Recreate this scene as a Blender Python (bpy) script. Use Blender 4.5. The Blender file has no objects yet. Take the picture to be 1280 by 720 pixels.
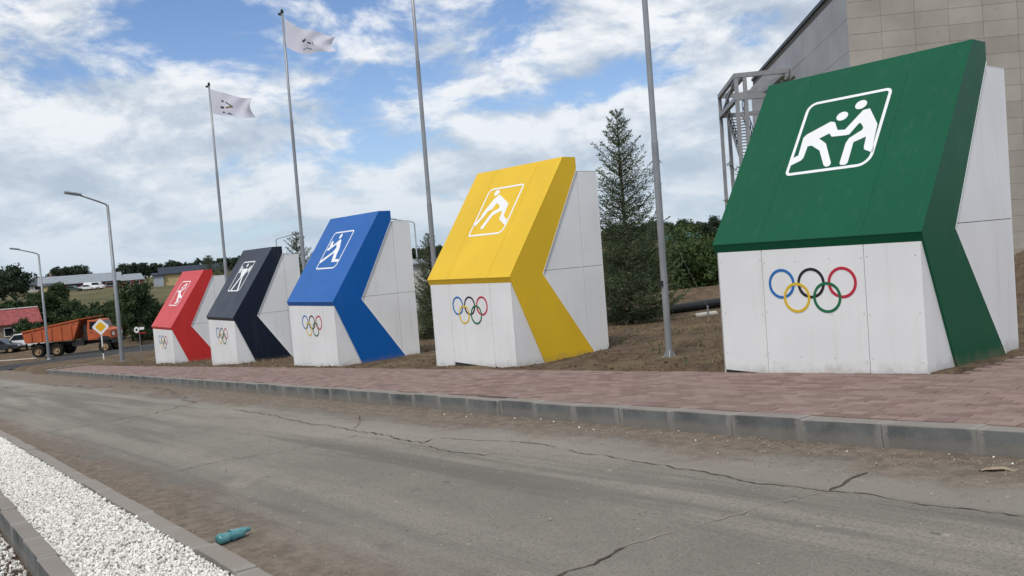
import bpy, bmesh, math, random
import numpy as np
from mathutils import Matrix, Vector, Euler

random.seed(7)
rng = np.random.default_rng(11)
S = bpy.context.scene
C = S.collection
R = math.radians

# ------------------------------------------------------------------ camera
EYE = 1.346
cam = bpy.data.cameras.new('camera')
cam.sensor_width = 36.0
cam.lens = 36.0 * 1102.57 / 1280.0
cam.clip_start = 0.1
cam.clip_end = 9000
camo = bpy.data.objects.new('camera', cam)
C.objects.link(camo)
right = Vector((0.60261, 0.79431, -0.07708))
up = Vector((0.01298, 0.08682, 0.99614))
fwd = Vector((-0.79793, 0.60128, -0.04201))
m = Matrix((right, up, -fwd)).transposed().to_4x4()
m.translation = (0, 0, EYE)
camo.matrix_world = m
S.camera = camo

# ------------------------------------------------------------------ sky and sun
SUN_EL, SUN_AZ = 54.0, -58.0       # azimuth of the sun measured from +x towards +y (degrees)
sun_dir = Vector((math.cos(R(SUN_EL)) * math.cos(R(SUN_AZ)), math.cos(R(SUN_EL)) * math.sin(R(SUN_AZ)), math.sin(R(SUN_EL))))
world = bpy.data.worlds.new('World')
S.world = world
world.use_nodes = True
wt = world.node_tree
wt.nodes.clear()


def wn(t, **kw):
    n = wt.nodes.new(t)
    for k, v in kw.items():
        setattr(n, k, v)
    return n


def wmath(op, a, b=None, c=None, clamp=False):
    n = wn('ShaderNodeMath', operation=op)
    n.use_clamp = clamp
    for i, v in enumerate((a, b, c)):
        if v is None:
            continue
        if isinstance(v, (int, float)):
            n.inputs[i].default_value = v
        else:
            wt.links.new(v, n.inputs[i])
    return n.outputs[0]


def wsmooth(v, lo, hi):
    n = wn('ShaderNodeMapRange', interpolation_type='SMOOTHSTEP')
    wt.links.new(v, n.inputs[0])
    n.inputs[1].default_value = lo
    n.inputs[2].default_value = hi
    return n.outputs[0]


sky = wn('ShaderNodeTexSky', sky_type='NISHITA')
sky.sun_disc = False
sky.sun_elevation = R(SUN_EL)
sky.sun_rotation = math.atan2(sun_dir.x, sun_dir.y)
sky.air_density = 1.0
sky.dust_density = 0.15
sky.ozone_density = 3.0
bg_sky = wn('ShaderNodeBackground')
bg_sky.inputs[1].default_value = 0.075
tintn = wn('ShaderNodeMix', data_type='RGBA', blend_type='MULTIPLY')
tintn.inputs[0].default_value = 1.0
tintn.inputs[7].default_value = (0.80, 0.94, 1.15, 1)
wt.links.new(sky.outputs[0], tintn.inputs[6])
wt.links.new(tintn.outputs[2], bg_sky.inputs[0])
tc = wn('ShaderNodeTexCoord')
sep = wn('ShaderNodeSeparateXYZ')
wt.links.new(tc.outputs['Generated'], sep.inputs[0])
zc = wmath('ADD', wmath('MAXIMUM', sep.outputs[2], 0.0), 0.17)
px = wmath('DIVIDE', sep.outputs[0], zc)
py = wmath('DIVIDE', sep.outputs[1], zc)


def wnoise(dx, dy, seed, scale, detail, rough, dist=0.0):
    cmb = wn('ShaderNodeCombineXYZ')
    wt.links.new(wmath('ADD', px, dx), cmb.inputs[0])
    wt.links.new(wmath('ADD', py, dy), cmb.inputs[1])
    cmb.inputs[2].default_value = seed
    n = wn('ShaderNodeTexNoise')
    n.inputs['Scale'].default_value = scale
    n.inputs['Detail'].default_value = detail
    n.inputs['Roughness'].default_value = rough
    n.inputs['Distortion'].default_value = dist
    wt.links.new(cmb.outputs[0], n.inputs['Vector'])
    return n.outputs[0]


CLOUD_SEED = 3.7


def wpuff(dz, seed, detail):
    # heaped clouds: noise over the view direction, flattened a little
    cmb = wn('ShaderNodeCombineXYZ')
    wt.links.new(sep.outputs[0], cmb.inputs[0])
    wt.links.new(sep.outputs[1], cmb.inputs[1])
    wt.links.new(wmath('ADD', wmath('MULTIPLY', sep.outputs[2], 2.1), dz + seed), cmb.inputs[2])
    n = wn('ShaderNodeTexNoise')
    n.inputs['Scale'].default_value = 8.5
    n.inputs['Detail'].default_value = detail
    n.inputs['Roughness'].default_value = 0.60
    n.inputs['Distortion'].default_value = 0.25
    wt.links.new(cmb.outputs[0], n.inputs['Vector'])
    return n.outputs[0]


big = wnoise(0, 0, CLOUD_SEED + 5.0, 0.42, 2.0, 0.5)
puff = wnoise(0, 0, CLOUD_SEED, 2.1, 10.0, 0.57, 0.12)
heap = wpuff(0.0, 9.1, 10.0)
heap_up = wpuff(0.055, 9.1, 6.0)
dens = wmath('ADD', wmath('ADD', wmath('MULTIPLY', puff, 0.42), wmath('MULTIPLY', heap, 0.52)), wmath('MULTIPLY', big, 0.80))
low_deck = wmath('MULTIPLY', wmath('SUBTRACT', 1.0, wsmooth(sep.outputs[2], 0.05, 0.24)), 0.10)
cover = wsmooth(wmath('ADD', dens, low_deck), 0.755, 0.875)
lit = wmath('ADD', wmath('MULTIPLY', wmath('SUBTRACT', heap, heap_up), 2.6), 0.60, clamp=True)
thick = wsmooth(dens, 0.82, 1.04)
lit2 = wmath('SUBTRACT', lit, wmath('MULTIPLY', thick, 0.14), clamp=True)
ramp = wn('ShaderNodeValToRGB')
ramp.color_ramp.elements[0].position = 0.10
ramp.color_ramp.elements[0].color = (0.40, 0.46, 0.54, 1)
ramp.color_ramp.elements[1].position = 0.85
ramp.color_ramp.elements[1].color = (0.92, 0.92, 0.92, 1)
e = ramp.color_ramp.elements.new(0.45)
e.color = (0.57, 0.625, 0.69, 1)
wt.links.new(lit2, ramp.inputs[0])
bg_cl = wn('ShaderNodeBackground')
bg_cl.inputs[1].default_value = 0.74
wt.links.new(ramp.outputs[0], bg_cl.inputs[0])
mix = wn('ShaderNodeMixShader')
wt.links.new(wmath('MULTIPLY', cover, 0.93), mix.inputs[0])
wt.links.new(bg_sky.outputs[0], mix.inputs[1])
wt.links.new(bg_cl.outputs[0], mix.inputs[2])
# pale air near the horizon, all the way round
bg_hz = wn('ShaderNodeBackground')
bg_hz.inputs[0].default_value = (0.40, 0.48, 0.57, 1)
bg_hz.inputs[1].default_value = 0.88
hzf = wmath('MULTIPLY', wmath('POWER', 2.718, wmath('MULTIPLY', wmath('MAXIMUM', sep.outputs[2], 0.0), -8.0)), 0.90)
mix2 = wn('ShaderNodeMixShader')
wt.links.new(hzf, mix2.inputs[0])
wt.links.new(mix.outputs[0], mix2.inputs[1])
wt.links.new(bg_hz.outputs[0], mix2.inputs[2])
wo = wn('ShaderNodeOutputWorld')
wt.links.new(mix2.outputs[0], wo.inputs[0])

sun = bpy.data.lights.new('sun', 'SUN')
sun.energy = 1.5
sun.angle = R(10)
sun.color = (1.0, 0.95, 0.88)
suno = bpy.data.objects.new('sun', sun)
C.objects.link(suno)
suno.rotation_euler = (-sun_dir).to_track_quat('-Z', 'Y').to_euler()
suno.location = (0, 0, 40)

S.view_settings.view_transform = 'Standard'
S.view_settings.look = 'None'
S.view_settings.exposure = 0.58
S.view_settings.gamma = 1.0
S.view_settings.use_curve_mapping = False


# ------------------------------------------------------------------ materials
class Nodes:
    def __init__(self, name):
        self.m = bpy.data.materials.new(name)
        self.m.use_nodes = True
        self.t = self.m.node_tree
        self.b = self.t.nodes['Principled BSDF']
        self.geo = None

    def n(self, t, **kw):
        x = self.t.nodes.new(t)
        for k, v in kw.items():
            setattr(x, k, v)
        return x

    def l(self, a, b):
        self.t.links.new(a, b)

    def pos(self):
        if not self.geo:
            self.geo = self.n('ShaderNodeNewGeometry')
        return self.geo.outputs['Position']

    def objc(self):
        return self.n('ShaderNodeTexCoord').outputs['Object']

    def noise(self, scale, detail=4, rough=0.55, vec=None, stretch=None, dist=0.0):
        x = self.n('ShaderNodeTexNoise')
        x.inputs['Scale'].default_value = scale
        x.inputs['Detail'].default_value = detail
        x.inputs['Roughness'].default_value = rough
        x.inputs['Distortion'].default_value = dist
        v = vec if vec is not None else self.pos()
        if stretch:
            mp = self.n('ShaderNodeMapping')
            mp.inputs['Scale'].default_value = stretch
            self.l(v, mp.inputs[0])
            v = mp.outputs[0]
        self.l(v, x.inputs['Vector'])
        return x.outputs[0]

    def math(self, op, a, b=None, clamp=False):
        x = self.n('ShaderNodeMath', operation=op)
        x.use_clamp = clamp
        for i, v in enumerate((a, b)):
            if v is None:
                continue
            if isinstance(v, (int, float)):
                x.inputs[i].default_value = v
            else:
                self.l(v, x.inputs[i])
        return x.outputs[0]

    def step(self, v, lo, hi):
        x = self.n('ShaderNodeMapRange', interpolation_type='SMOOTHSTEP')
        self.l(v, x.inputs[0])
        x.inputs[1].default_value = lo
        x.inputs[2].default_value = hi
        return x.outputs[0]

    def mixc(self, f, a, b, mode='MIX'):
        x = self.n('ShaderNodeMix', data_type='RGBA', blend_type=mode)
        for sock, v in ((x.inputs[0], f), (x.inputs[6], a), (x.inputs[7], b)):
            if isinstance(v, (int, float)):
                sock.default_value = v
            elif isinstance(v, tuple):
                sock.default_value = (*v[:3], 1)
            else:
                self.l(v, sock)
        return x.outputs[2]

    def color(self, v):
        if isinstance(v, tuple):
            self.b.inputs['Base Color'].default_value = (*v[:3], 1)
        else:
            self.l(v, self.b.inputs['Base Color'])

    def set(self, rough=0.7, spec=0.5, metal=0.0):
        self.b.inputs['Roughness'].default_value = rough
        self.b.inputs['Specular IOR Level'].default_value = spec
        self.b.inputs['Metallic'].default_value = metal

    def bump(self, h, strength=0.4, dist=0.02):
        x = self.n('ShaderNodeBump')
        x.inputs['Strength'].default_value = strength
        x.inputs['Distance'].default_value = dist
        self.l(h, x.inputs['Height'])
        self.l(x.outputs[0], self.b.inputs['Normal'])


def tint(c, f):
    return tuple(max(0, min(1, v * f)) for v in c)


def plain(name, col, rough=0.6, spec=0.4, metal=0.0, var=0.12, scale=3.0, bump=0.0, bscale=40, rnd=0.0, obj=False):
    k = Nodes(name)
    v = k.objc() if obj else None
    n = k.noise(scale, 5, 0.6, v)
    c = k.mixc(k.step(n, 0.3, 0.7), tint(col, 1 - var), tint(col, 1 + var))
    if rnd:
        oi = k.n('ShaderNodeObjectInfo')
        c = k.mixc(k.math('MULTIPLY', oi.outputs['Random'], rnd), c, tint(col, 0.45))
    k.color(c)
    k.set(rough, spec, metal)
    if bump:
        k.bump(k.noise(bscale, 4, 0.6, v), bump, 0.01)
    return k.m


M = {}


def panel_mat(name, col, rough=0.4, spec=0.5, dirt=0.25):
    k = Nodes(name)
    big = k.noise(1.1, 3, 0.5)
    streak = k.noise(3.0, 5, 0.6, None, (3.0, 3.0, 0.25))
    c = k.mixc(k.step(big, 0.35, 0.7), tint(col, 0.96), tint(col, 1.04))
    c = k.mixc(k.math('MULTIPLY', k.step(streak, 0.52, 0.8), dirt), c, (0.33, 0.30, 0.26))
    # mud splashed up from the ground in an uneven band
    sx = k.n('ShaderNodeSeparateXYZ')
    k.l(k.pos(), sx.inputs[0])
    hgt = k.math('SUBTRACT', k.math('SUBTRACT', sx.outputs[2], k.math('MULTIPLY', sx.outputs[0], 0.0555)), 0.161)
    spl = k.step(k.math('SUBTRACT', k.math('MULTIPLY', k.noise(7.0, 6, 0.75), 0.34), hgt), 0.06, 0.22)
    c = k.mixc(k.math('MULTIPLY', spl, 0.42), c, (0.23, 0.18, 0.13))
    k.color(c)
    k.set(rough, spec)
    r = k.noise(2.3, 4, 0.6)
    rr = k.n('ShaderNodeMapRange')
    k.l(r, rr.inputs[0])
    rr.inputs[3].default_value = rough - 0.08
    rr.inputs[4].default_value = rough + 0.12
    k.l(rr.outputs[0], k.b.inputs['Roughness'])
    k.bump(k.noise(0.9, 2, 0.5), 0.05, 0.05)
    return k.m


M['white_panel'] = panel_mat('white_panel', (0.77, 0.78, 0.785), 0.42, 0.4, 0.16)
M['green'] = panel_mat('green_panel', (0.003, 0.088, 0.042), 0.40, 0.22, 0.05)
M['yellow'] = panel_mat('yellow_panel', (0.74, 0.48, 0.025), 0.42, 0.25, 0.08)
M['blue'] = panel_mat('blue_panel', (0.003, 0.105, 0.40), 0.36, 0.3, 0.05)
M['navy'] = panel_mat('navy_panel', (0.004, 0.010, 0.026), 0.36, 0.4, 0.06)
M['red'] = panel_mat('red_panel', (0.56, 0.035, 0.035), 0.36, 0.3, 0.06)
M['core'] = plain('shadow_gap', (0.05, 0.05, 0.05), 0.9, 0.1)
M['print_white'] = plain('print_white', (0.80, 0.81, 0.82), 0.5, 0.3, var=0.03)
M['ring_blue'] = plain('ring_blue', (0.015, 0.14, 0.42), 0.5, var=0.04)
M['ring_black'] = plain('ring_black', (0.012, 0.012, 0.016), 0.5, var=0.04)
M['ring_red'] = plain('ring_red', (0.48, 0.018, 0.045), 0.5, var=0.04)
M['ring_yellow'] = plain('ring_yellow', (0.68, 0.45, 0.03), 0.5, var=0.04)
M['ring_green'] = plain('ring_green', (0.01, 0.14, 0.06), 0.5, var=0.04)
M['screw'] = plain('screw', (0.52, 0.52, 0.52), 0.5, 0.4, 0.0)
M['galv'] = plain('galvanised', (0.27, 0.285, 0.305), 0.40, 0.5, 0.25, 0.12, 2.0)
M['steel_grey'] = plain('steel_grey', (0.27, 0.275, 0.29), 0.5, 0.5, 0.0, 0.1, 2.0)
M['lamp_grey'] = plain('lamp_grey', (0.24, 0.26, 0.28), 0.5, 0.5, 0.4, 0.1, 2.0)
M['dark'] = plain('dark_metal', (0.02, 0.021, 0.024), 0.5)
M['bark'] = plain('bark', (0.06, 0.045, 0.033), 0.9, 0.1, var=0.3, scale=12, bump=0.5)
M['soil_dark'] = plain('soil_dark', (0.055, 0.040, 0.030), 0.95, 0.1, var=0.3, scale=4)
M['crack_dirt'] = plain('crack_dirt', (0.085, 0.068, 0.054), 0.95, 0.1, var=0.3, scale=14)
M['rubber'] = plain('rubber', (0.018, 0.017, 0.016), 0.85, 0.2)
M['glass'] = plain('dark_glass', (0.012, 0.016, 0.02), 0.08, 0.6)
M['car_white'] = plain('car_white', (0.72, 0.73, 0.74), 0.3, 0.5, var=0.04)
M['car_dark'] = plain('car_dark', (0.03, 0.035, 0.045), 0.25, 0.6, var=0.1)
M['car_green'] = plain('car_green', (0.03, 0.07, 0.06), 0.3, 0.6, var=0.1)
M['chassis'] = plain('chassis', (0.022, 0.021, 0.022), 0.8)
M['pipe'] = plain('black_pipe', (0.012, 0.012, 0.014), 0.45)
M['sign_yellow'] = plain('sign_yellow', (0.75, 0.42, 0.01), 0.45, var=0.03)
M['sign_white'] = plain('sign_white', (0.78, 0.79, 0.80), 0.45, var=0.03)
M['sign_red'] = plain('sign_red', (0.42, 0.02, 0.02), 0.45, var=0.03)
M['pebble'] = plain('pebble', (0.30, 0.27, 0.23), 0.9, 0.2, var=0.6, scale=23)
M['cardboard'] = plain('cardboard', (0.30, 0.25, 0.18), 0.9, 0.1, var=0.2, scale=20)
M['plank'] = plain('plank', (0.50, 0.44, 0.36), 0.8, 0.2, var=0.2, scale=6)


def k_orange():  # sun bleached, dusty paint
    k = Nodes('orange_paint')
    n = k.noise(2.2, 6, 0.65)
    n2 = k.noise(0.9, 4, 0.6)
    c = k.mixc(k.step(n2, 0.35, 0.7), (0.50, 0.115, 0.040), (0.40, 0.095, 0.040))
    c = k.mixc(k.step(n, 0.54, 0.74), c, (0.17, 0.075, 0.045))
    k.color(c)
    k.set(0.6, 0.3)
    return k.m


M['orange'] = k_orange()
M['rust'] = plain('rusty_steel', (0.16, 0.07, 0.04), 0.85, 0.2, var=0.45, scale=5)


def k_rim():
    return plain('dusty_rim', (0.34, 0.24, 0.14), 0.8, 0.2, var=0.25, scale=8)


M['rim'] = k_rim()


def k_road():
    k = Nodes('old_asphalt')
    sx = k.n('ShaderNodeSeparateXYZ')
    k.l(k.pos(), sx.inputs[0])
    y = sx.outputs[1]
    big = k.noise(0.35, 5, 0.6)
    streak = k.noise(0.5, 6, 0.62, None, (0.16, 1.9, 1.0))
    fine = k.noise(55, 4, 0.75)
    grit = k.noise(190, 2, 0.7)
    med = k.noise(3.2, 6, 0.68)
    c = k.mixc(k.step(big, 0.3, 0.72), (0.180, 0.164, 0.140), (0.262, 0.240, 0.204))
    c = k.mixc(k.math('MULTIPLY', k.step(streak, 0.44, 0.62), 0.6), c, (0.345, 0.318, 0.268))
    c = k.mixc(k.math('MULTIPLY', k.step(med, 0.50, 0.72), 0.5), c, (0.165, 0.156, 0.141))
    c = k.mixc(k.math('MULTIPLY', k.step(k.noise(1.3, 7, 0.7), 0.60, 0.74), 0.65), c, (0.36, 0.315, 0.25))
    c = k.mixc(k.math('MULTIPLY', k.step(fine, 0.46, 0.60), 0.62), c, (0.125, 0.117, 0.104))
    c = k.mixc(k.math('MULTIPLY', k.step(grit, 0.54, 0.66), 0.6), c, (0.36, 0.335, 0.295))
    # worn, lighter wheel tracks and tar blots
    c = k.mixc(k.math('MULTIPLY', k.step(k.noise(0.7, 7, 0.72, None, (0.10, 2.6, 1.0)), 0.48, 0.62), 0.55), c, (0.120, 0.111, 0.098))
    c = k.mixc(k.math('MULTIPLY', k.step(k.noise(7.5, 4, 0.62), 0.66, 0.72), 0.7), c, (0.085, 0.080, 0.074))
    c = k.mixc(k.math('MULTIPLY', k.step(k.noise(11.0, 4, 0.62, None, (1.0, 1.0, 1.7)), 0.66, 0.72), 0.6), c, (0.40, 0.365, 0.31))
    strip = k.math('MULTIPLY', k.step(y, 4.38, 4.46), k.math('SUBTRACT', 1.0, k.step(k.math('ADD', y, k.math('MULTIPLY', k.noise(2.0, 4), 0.5)), 4.95, 5.1)))
    c = k.mixc(k.math('MULTIPLY', strip, 0.45), c, (0.30, 0.278, 0.235))
    dn = k.math('MULTIPLY', k.math('SUBTRACT', k.noise(1.1, 6, 0.65), 0.5), 1.9)
    yy = k.math('ADD', y, dn)
    d1 = k.step(yy, 4.55, 5.25)
    d2 = k.math('SUBTRACT', 1.0, k.step(k.math('ADD', y, k.math('MULTIPLY', dn, 0.6)), 1.75, 2.45))
    dust = k.math('MULTIPLY', k.math('MAXIMUM', d1, d2), 0.92)
    dcol = k.mixc(k.step(k.noise(9, 6, 0.75), 0.35, 0.7), (0.120, 0.092, 0.070), (0.240, 0.190, 0.146))
    dcol = k.mixc(k.math('MULTIPLY', k.step(grit, 0.5, 0.75), 0.5), dcol, (0.30, 0.26, 0.21))
    c = k.mixc(dust, c, dcol)
    k.color(c)
    k.set(0.9, 0.2)
    k.bump(k.math('ADD', k.math('MULTIPLY', fine, 0.5), k.math('ADD', grit, k.math('MULTIPLY', med, 2.0))), 0.55, 0.012)
    return k.m


M['road'] = k_road()


def k_cross():
    k = Nodes('dark_asphalt')
    n = k.noise(0.6, 6, 0.6)
    c = k.mixc(k.step(n, 0.3, 0.7), (0.030, 0.031, 0.034), (0.058, 0.057, 0.056))
    c = k.mixc(k.math('MULTIPLY', k.step(k.noise(0.25, 4, 0.6), 0.55, 0.72), 0.7), c, (0.16, 0.135, 0.105))
    k.color(c)
    k.set(0.9, 0.15)
    k.bump(k.noise(30, 3), 0.3, 0.01)
    return k.m


M['cross'] = k_cross()


def k_ground():
    k = Nodes('soil_and_grass')
    sx = k.n('ShaderNodeSeparateXYZ')
    k.l(k.pos(), sx.inputs[0])
    n1 = k.noise(0.55, 6, 0.65)
    n2 = k.noise(3.5, 6, 0.7)
    n3 = k.noise(22, 5, 0.72)
    soil = k.mixc(k.step(n2, 0.3, 0.7), (0.075, 0.052, 0.036), (0.165, 0.120, 0.082))
    soil = k.mixc(k.math('MULTIPLY', k.step(n3, 0.52, 0.75), 0.6), soil, (0.24, 0.185, 0.13))
    soil = k.mixc(k.math('MULTIPLY', k.step(n3, 0.50, 0.30), 0.5), soil, (0.045, 0.032, 0.024))
    straw = k.mixc(k.step(n3, 0.35, 0.7), (0.125, 0.10, 0.058), (0.26, 0.205, 0.12))
    near = k.mixc(k.math('MULTIPLY', k.step(n1, 0.50, 0.66), 0.75), soil, straw)
    f1 = k.noise(0.045, 6, 0.65)
    f2 = k.noise(0.35, 6, 0.7)
    far = k.mixc(k.step(f1, 0.38, 0.62), (0.135, 0.115, 0.062), (0.085, 0.088, 0.042))
    far = k.mixc(k.math('MULTIPLY', k.step(f2, 0.5, 0.72), 0.7), far, (0.24, 0.185, 0.11))
    # distance from the site along -x / +y decides bare soil or meadow
    ox = k.math('SUBTRACT', -104.0, sx.outputs[0])
    oy = k.math('SUBTRACT', sx.outputs[1], 24.0)
    fac = k.step(k.math('ADD', k.math('MAXIMUM', ox, oy), k.math('MULTIPLY', k.math('SUBTRACT', n1, 0.5), 14.0)), -4.0, 14.0)
    k.color(k.mixc(fac, near, far))
    k.set(0.95, 0.1)
    k.bump(k.math('ADD', n3, k.math('MULTIPLY', n2, 2.0)), 0.8, 0.03)
    return k.m


M['ground'] = k_ground()


def k_paver():
    k = Nodes('red_concrete_paver')
    at = k.n('ShaderNodeAttribute', attribute_name='rnd')
    oi = k.n('ShaderNodeObjectInfo')
    r = k.math('FRACT', k.math('ADD', at.outputs['Fac'], oi.outputs['Random']))
    c = k.mixc(r, (0.175, 0.118, 0.104), (0.275, 0.198, 0.177))
    big = k.noise(0.8, 5, 0.65)
    c = k.mixc(k.math('MULTIPLY', k.step(big, 0.42, 0.72), 0.5), c, (0.275, 0.215, 0.188))
    fine = k.noise(70, 4, 0.75)
    c = k.mixc(k.math('MULTIPLY', k.step(fine, 0.45, 0.75), 0.4), c, (0.20, 0.135, 0.115))
    c = k.mixc(k.math('MULTIPLY', k.step(k.noise(6, 6, 0.75), 0.60, 0.75), 0.5), c, (0.36, 0.30, 0.255))
    k.color(c)
    k.set(0.92, 0.2)
    k.bump(fine, 0.4, 0.006)
    return k.m


M['paver'] = k_paver()
M['bed'] = plain('paver_sand', (0.085, 0.066, 0.056), 0.95, 0.1, var=0.35, scale=14)


def k_kerb(name, dark, light):
    k = Nodes(name)
    ob = k.objc()
    sx = k.n('ShaderNodeSeparateXYZ')
    k.l(ob, sx.inputs[0])
    oi = k.n('ShaderNodeObjectInfo')
    n = k.noise(2.6, 6, 0.65)
    f = k.noise(60, 4, 0.75)
    c = k.mixc(k.step(n, 0.32, 0.68), dark, light)
    c = k.mixc(k.math('MULTIPLY', oi.outputs['Random'], 0.4), c, tint(light, 1.05))
    # up-facing surfaces mixed towards a paler brown tone
    geo = k.n('ShaderNodeNewGeometry')
    nz = k.n('ShaderNodeSeparateXYZ')
    k.l(geo.outputs['Normal'], nz.inputs[0])
    top = k.step(nz.outputs[2], 0.35, 0.9)
    c = k.mixc(k.math('MULTIPLY', top, 0.75), c, (0.27, 0.235, 0.205))
    # smeared mortar at the ends of the stone
    ax = k.math('ABSOLUTE', sx.outputs[0])
    e = k.step(k.math('ADD', ax, k.math('MULTIPLY', k.math('SUBTRACT', k.noise(17, 5, 0.7), 0.5), 0.12)), 0.262, 0.296)
    c = k.mixc(k.math('MULTIPLY', e, 0.55), c, (0.30, 0.285, 0.26))
    # splashed dust along the foot of the stone
    lo = k.step(k.math('ADD', sx.outputs[2], k.math('MULTIPLY', k.noise(5, 4), -0.09)), -0.10, -0.165)
    c = k.mixc(k.math('MULTIPLY', lo, 0.6), c, (0.22, 0.20, 0.175))
    c = k.mixc(k.math('MULTIPLY', k.step(f, 0.5, 0.8), 0.3), c, tint(light, 1.4))
    k.color(c)
    k.set(0.9, 0.2)
    k.bump(k.math('ADD', f, k.math('MULTIPLY', n, 2.0)), 0.4, 0.008)
    return k.m


M['kerb'] = k_kerb('kerb_concrete', (0.065, 0.072, 0.074), (0.165, 0.170, 0.168))
M['kerb_pale'] = k_kerb('kerb_concrete_pale', (0.15, 0.145, 0.135), (0.23, 0.215, 0.195))


def k_gravel():
    k = Nodes('white_marble_gravel')
    at = k.n('ShaderNodeAttribute', attribute_name='rnd')
    c = k.mixc(at.outputs['Fac'], (0.52, 0.50, 0.45), (0.86, 0.84, 0.79))
    n = k.noise(2.4, 5, 0.65)
    c = k.mixc(k.math('MULTIPLY', k.step(n, 0.58, 0.76), 0.4), c, (0.50, 0.44, 0.36))
    k.color(c)
    k.set(0.75, 0.3)
    return k.m


M['gravel'] = k_gravel()
M['gravel_bed'] = plain('gravel_bed', (0.44, 0.41, 0.36), 0.95, 0.1, var=0.3, scale=30)


def k_concrete():
    k = Nodes('fair_faced_concrete')
    oi = k.n('ShaderNodeObjectInfo')
    n = k.noise(0.5, 6, 0.62)
    n2 = k.noise(3.0, 6, 0.7)
    c = k.mixc(k.step(n, 0.3, 0.7), (0.325, 0.296, 0.262), (0.410, 0.376, 0.335))
    c = k.mixc(k.math('MULTIPLY', oi.outputs['Random'], 0.35), c, (0.225, 0.208, 0.188))
    c = k.mixc(k.math('MULTIPLY', k.step(n2, 0.62, 0.74), 0.55), c, (0.165, 0.15, 0.135))
    k.color(c)
    k.set(0.85, 0.25)
    k.bump(n2, 0.2, 0.01)
    return k.m


M['concrete'] = k_concrete()
M['concrete_side'] = plain('grey_side_panel', (0.40, 0.40, 0.41), 0.6, 0.4, 0.0, 0.10, 0.6, rnd=0.12)
M['joint'] = plain('panel_joint', (0.17, 0.158, 0.142), 0.95, 0.1)


def k_leaf(name, lo, hi, rough=0.7):
    k = Nodes(name)
    at = k.n('ShaderNodeAttribute', attribute_name='rnd')
    oi = k.n('ShaderNodeObjectInfo')
    c = k.mixc(at.outputs['Fac'], lo, hi)
    c = k.mixc(k.math('MULTIPLY', oi.outputs['Random'], 0.3), c, tint(lo, 1.1))
    k.color(c)
    k.set(rough, 0.25)
    tr = k.n('ShaderNodeBsdfTranslucent')
    k.l(c, tr.inputs[0])
    mx = k.n('ShaderNodeMixShader')
    mx.inputs[0].default_value = 0.22
    out = k.t.nodes['Material Output']
    k.l(k.b.outputs[0], mx.inputs[1])
    k.l(tr.outputs[0], mx.inputs[2])
    k.l(mx.outputs[0], out.inputs[0])
    return k.m


M['needle'] = k_leaf('spruce_needles', (0.048, 0.074, 0.040), (0.175, 0.215, 0.115))
M['leaf'] = k_leaf('broad_leaves', (0.026, 0.048, 0.020), (0.070, 0.105, 0.036))
M['leaf_far'] = k_leaf('far_leaves', (0.024, 0.040, 0.026), (0.055, 0.078, 0.042))
M['shrub'] = k_leaf('shrub_leaves', (0.034, 0.062, 0.020), (0.095, 0.135, 0.042))
M['straw'] = k_leaf('dry_grass', (0.17, 0.125, 0.06), (0.34, 0.27, 0.15))


def k_flag():
    k = Nodes('flag_cloth')
    k.color((0.78, 0.78, 0.88))
    k.set(0.8, 0.2)
    tr = k.n('ShaderNodeBsdfTranslucent')
    tr.inputs[0].default_value = (0.75, 0.76, 0.84, 1)
    mx = k.n('ShaderNodeMixShader')
    mx.inputs[0].default_value = 0.35
    k.l(k.b.outputs[0], mx.inputs[1])
    k.l(tr.outputs[0], mx.inputs[2])
    k.l(mx.outputs[0], k.t.nodes['Material Output'].inputs[0])
    k.bump(k.noise(160, 2), 0.1, 0.002)
    return k.m


M['flag'] = k_flag()
M['flag_print'] = plain('flag_print', (0.06, 0.06, 0.07), 0.8)
M['flag_gold'] = plain('flag_gold', (0.20, 0.16, 0.10), 0.8)


# ------------------------------------------------------------------ helpers
def link(o, parent=None):
    C.objects.link(o)
    if parent is not None:
        o.parent = parent
    return o


def obj(name, data, parent=None, loc=None, rot=None):
    o = bpy.data.objects.new(name, data)
    if loc is not None:
        o.location = loc
    if rot is not None:
        o.rotation_euler = rot
    return link(o, parent)


def mk(name, verts, faces, mat, parent=None, smooth=False, loc=None, rot=None):
    me = bpy.data.meshes.new(name)
    me.from_pydata([tuple(v) for v in verts], [], [tuple(f) for f in faces])
    mats = mat if isinstance(mat, (list, tuple)) else [mat]
    for x in mats:
        me.materials.append(M[x] if isinstance(x, str) else x)
    if smooth:
        me.polygons.foreach_set('use_smooth', [True] * len(me.polygons))
    me.update()
    return obj(name, me, parent, loc, rot)


def tag(o, label=None, cat=None, group=None, kind=None):
    if label:
        o['label'] = label
    if cat:
        o['category'] = cat
    if group:
        o['group'] = group
    if kind:
        o['kind'] = kind
    return o


def empty(name, loc=(0, 0, 0), rz=0.0, **kw):
    o = bpy.data.objects.new(name, None)
    o.location = loc
    o.rotation_euler = (0, 0, rz)
    o.empty_display_size = 0.2
    C.objects.link(o)
    tag(o, **kw)
    return o


def copy_tree(o, parent=None):
    c = o.copy()
    link(c, parent)
    for ch in list(o.children):
        copy_tree(ch, c)
    return c


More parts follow.
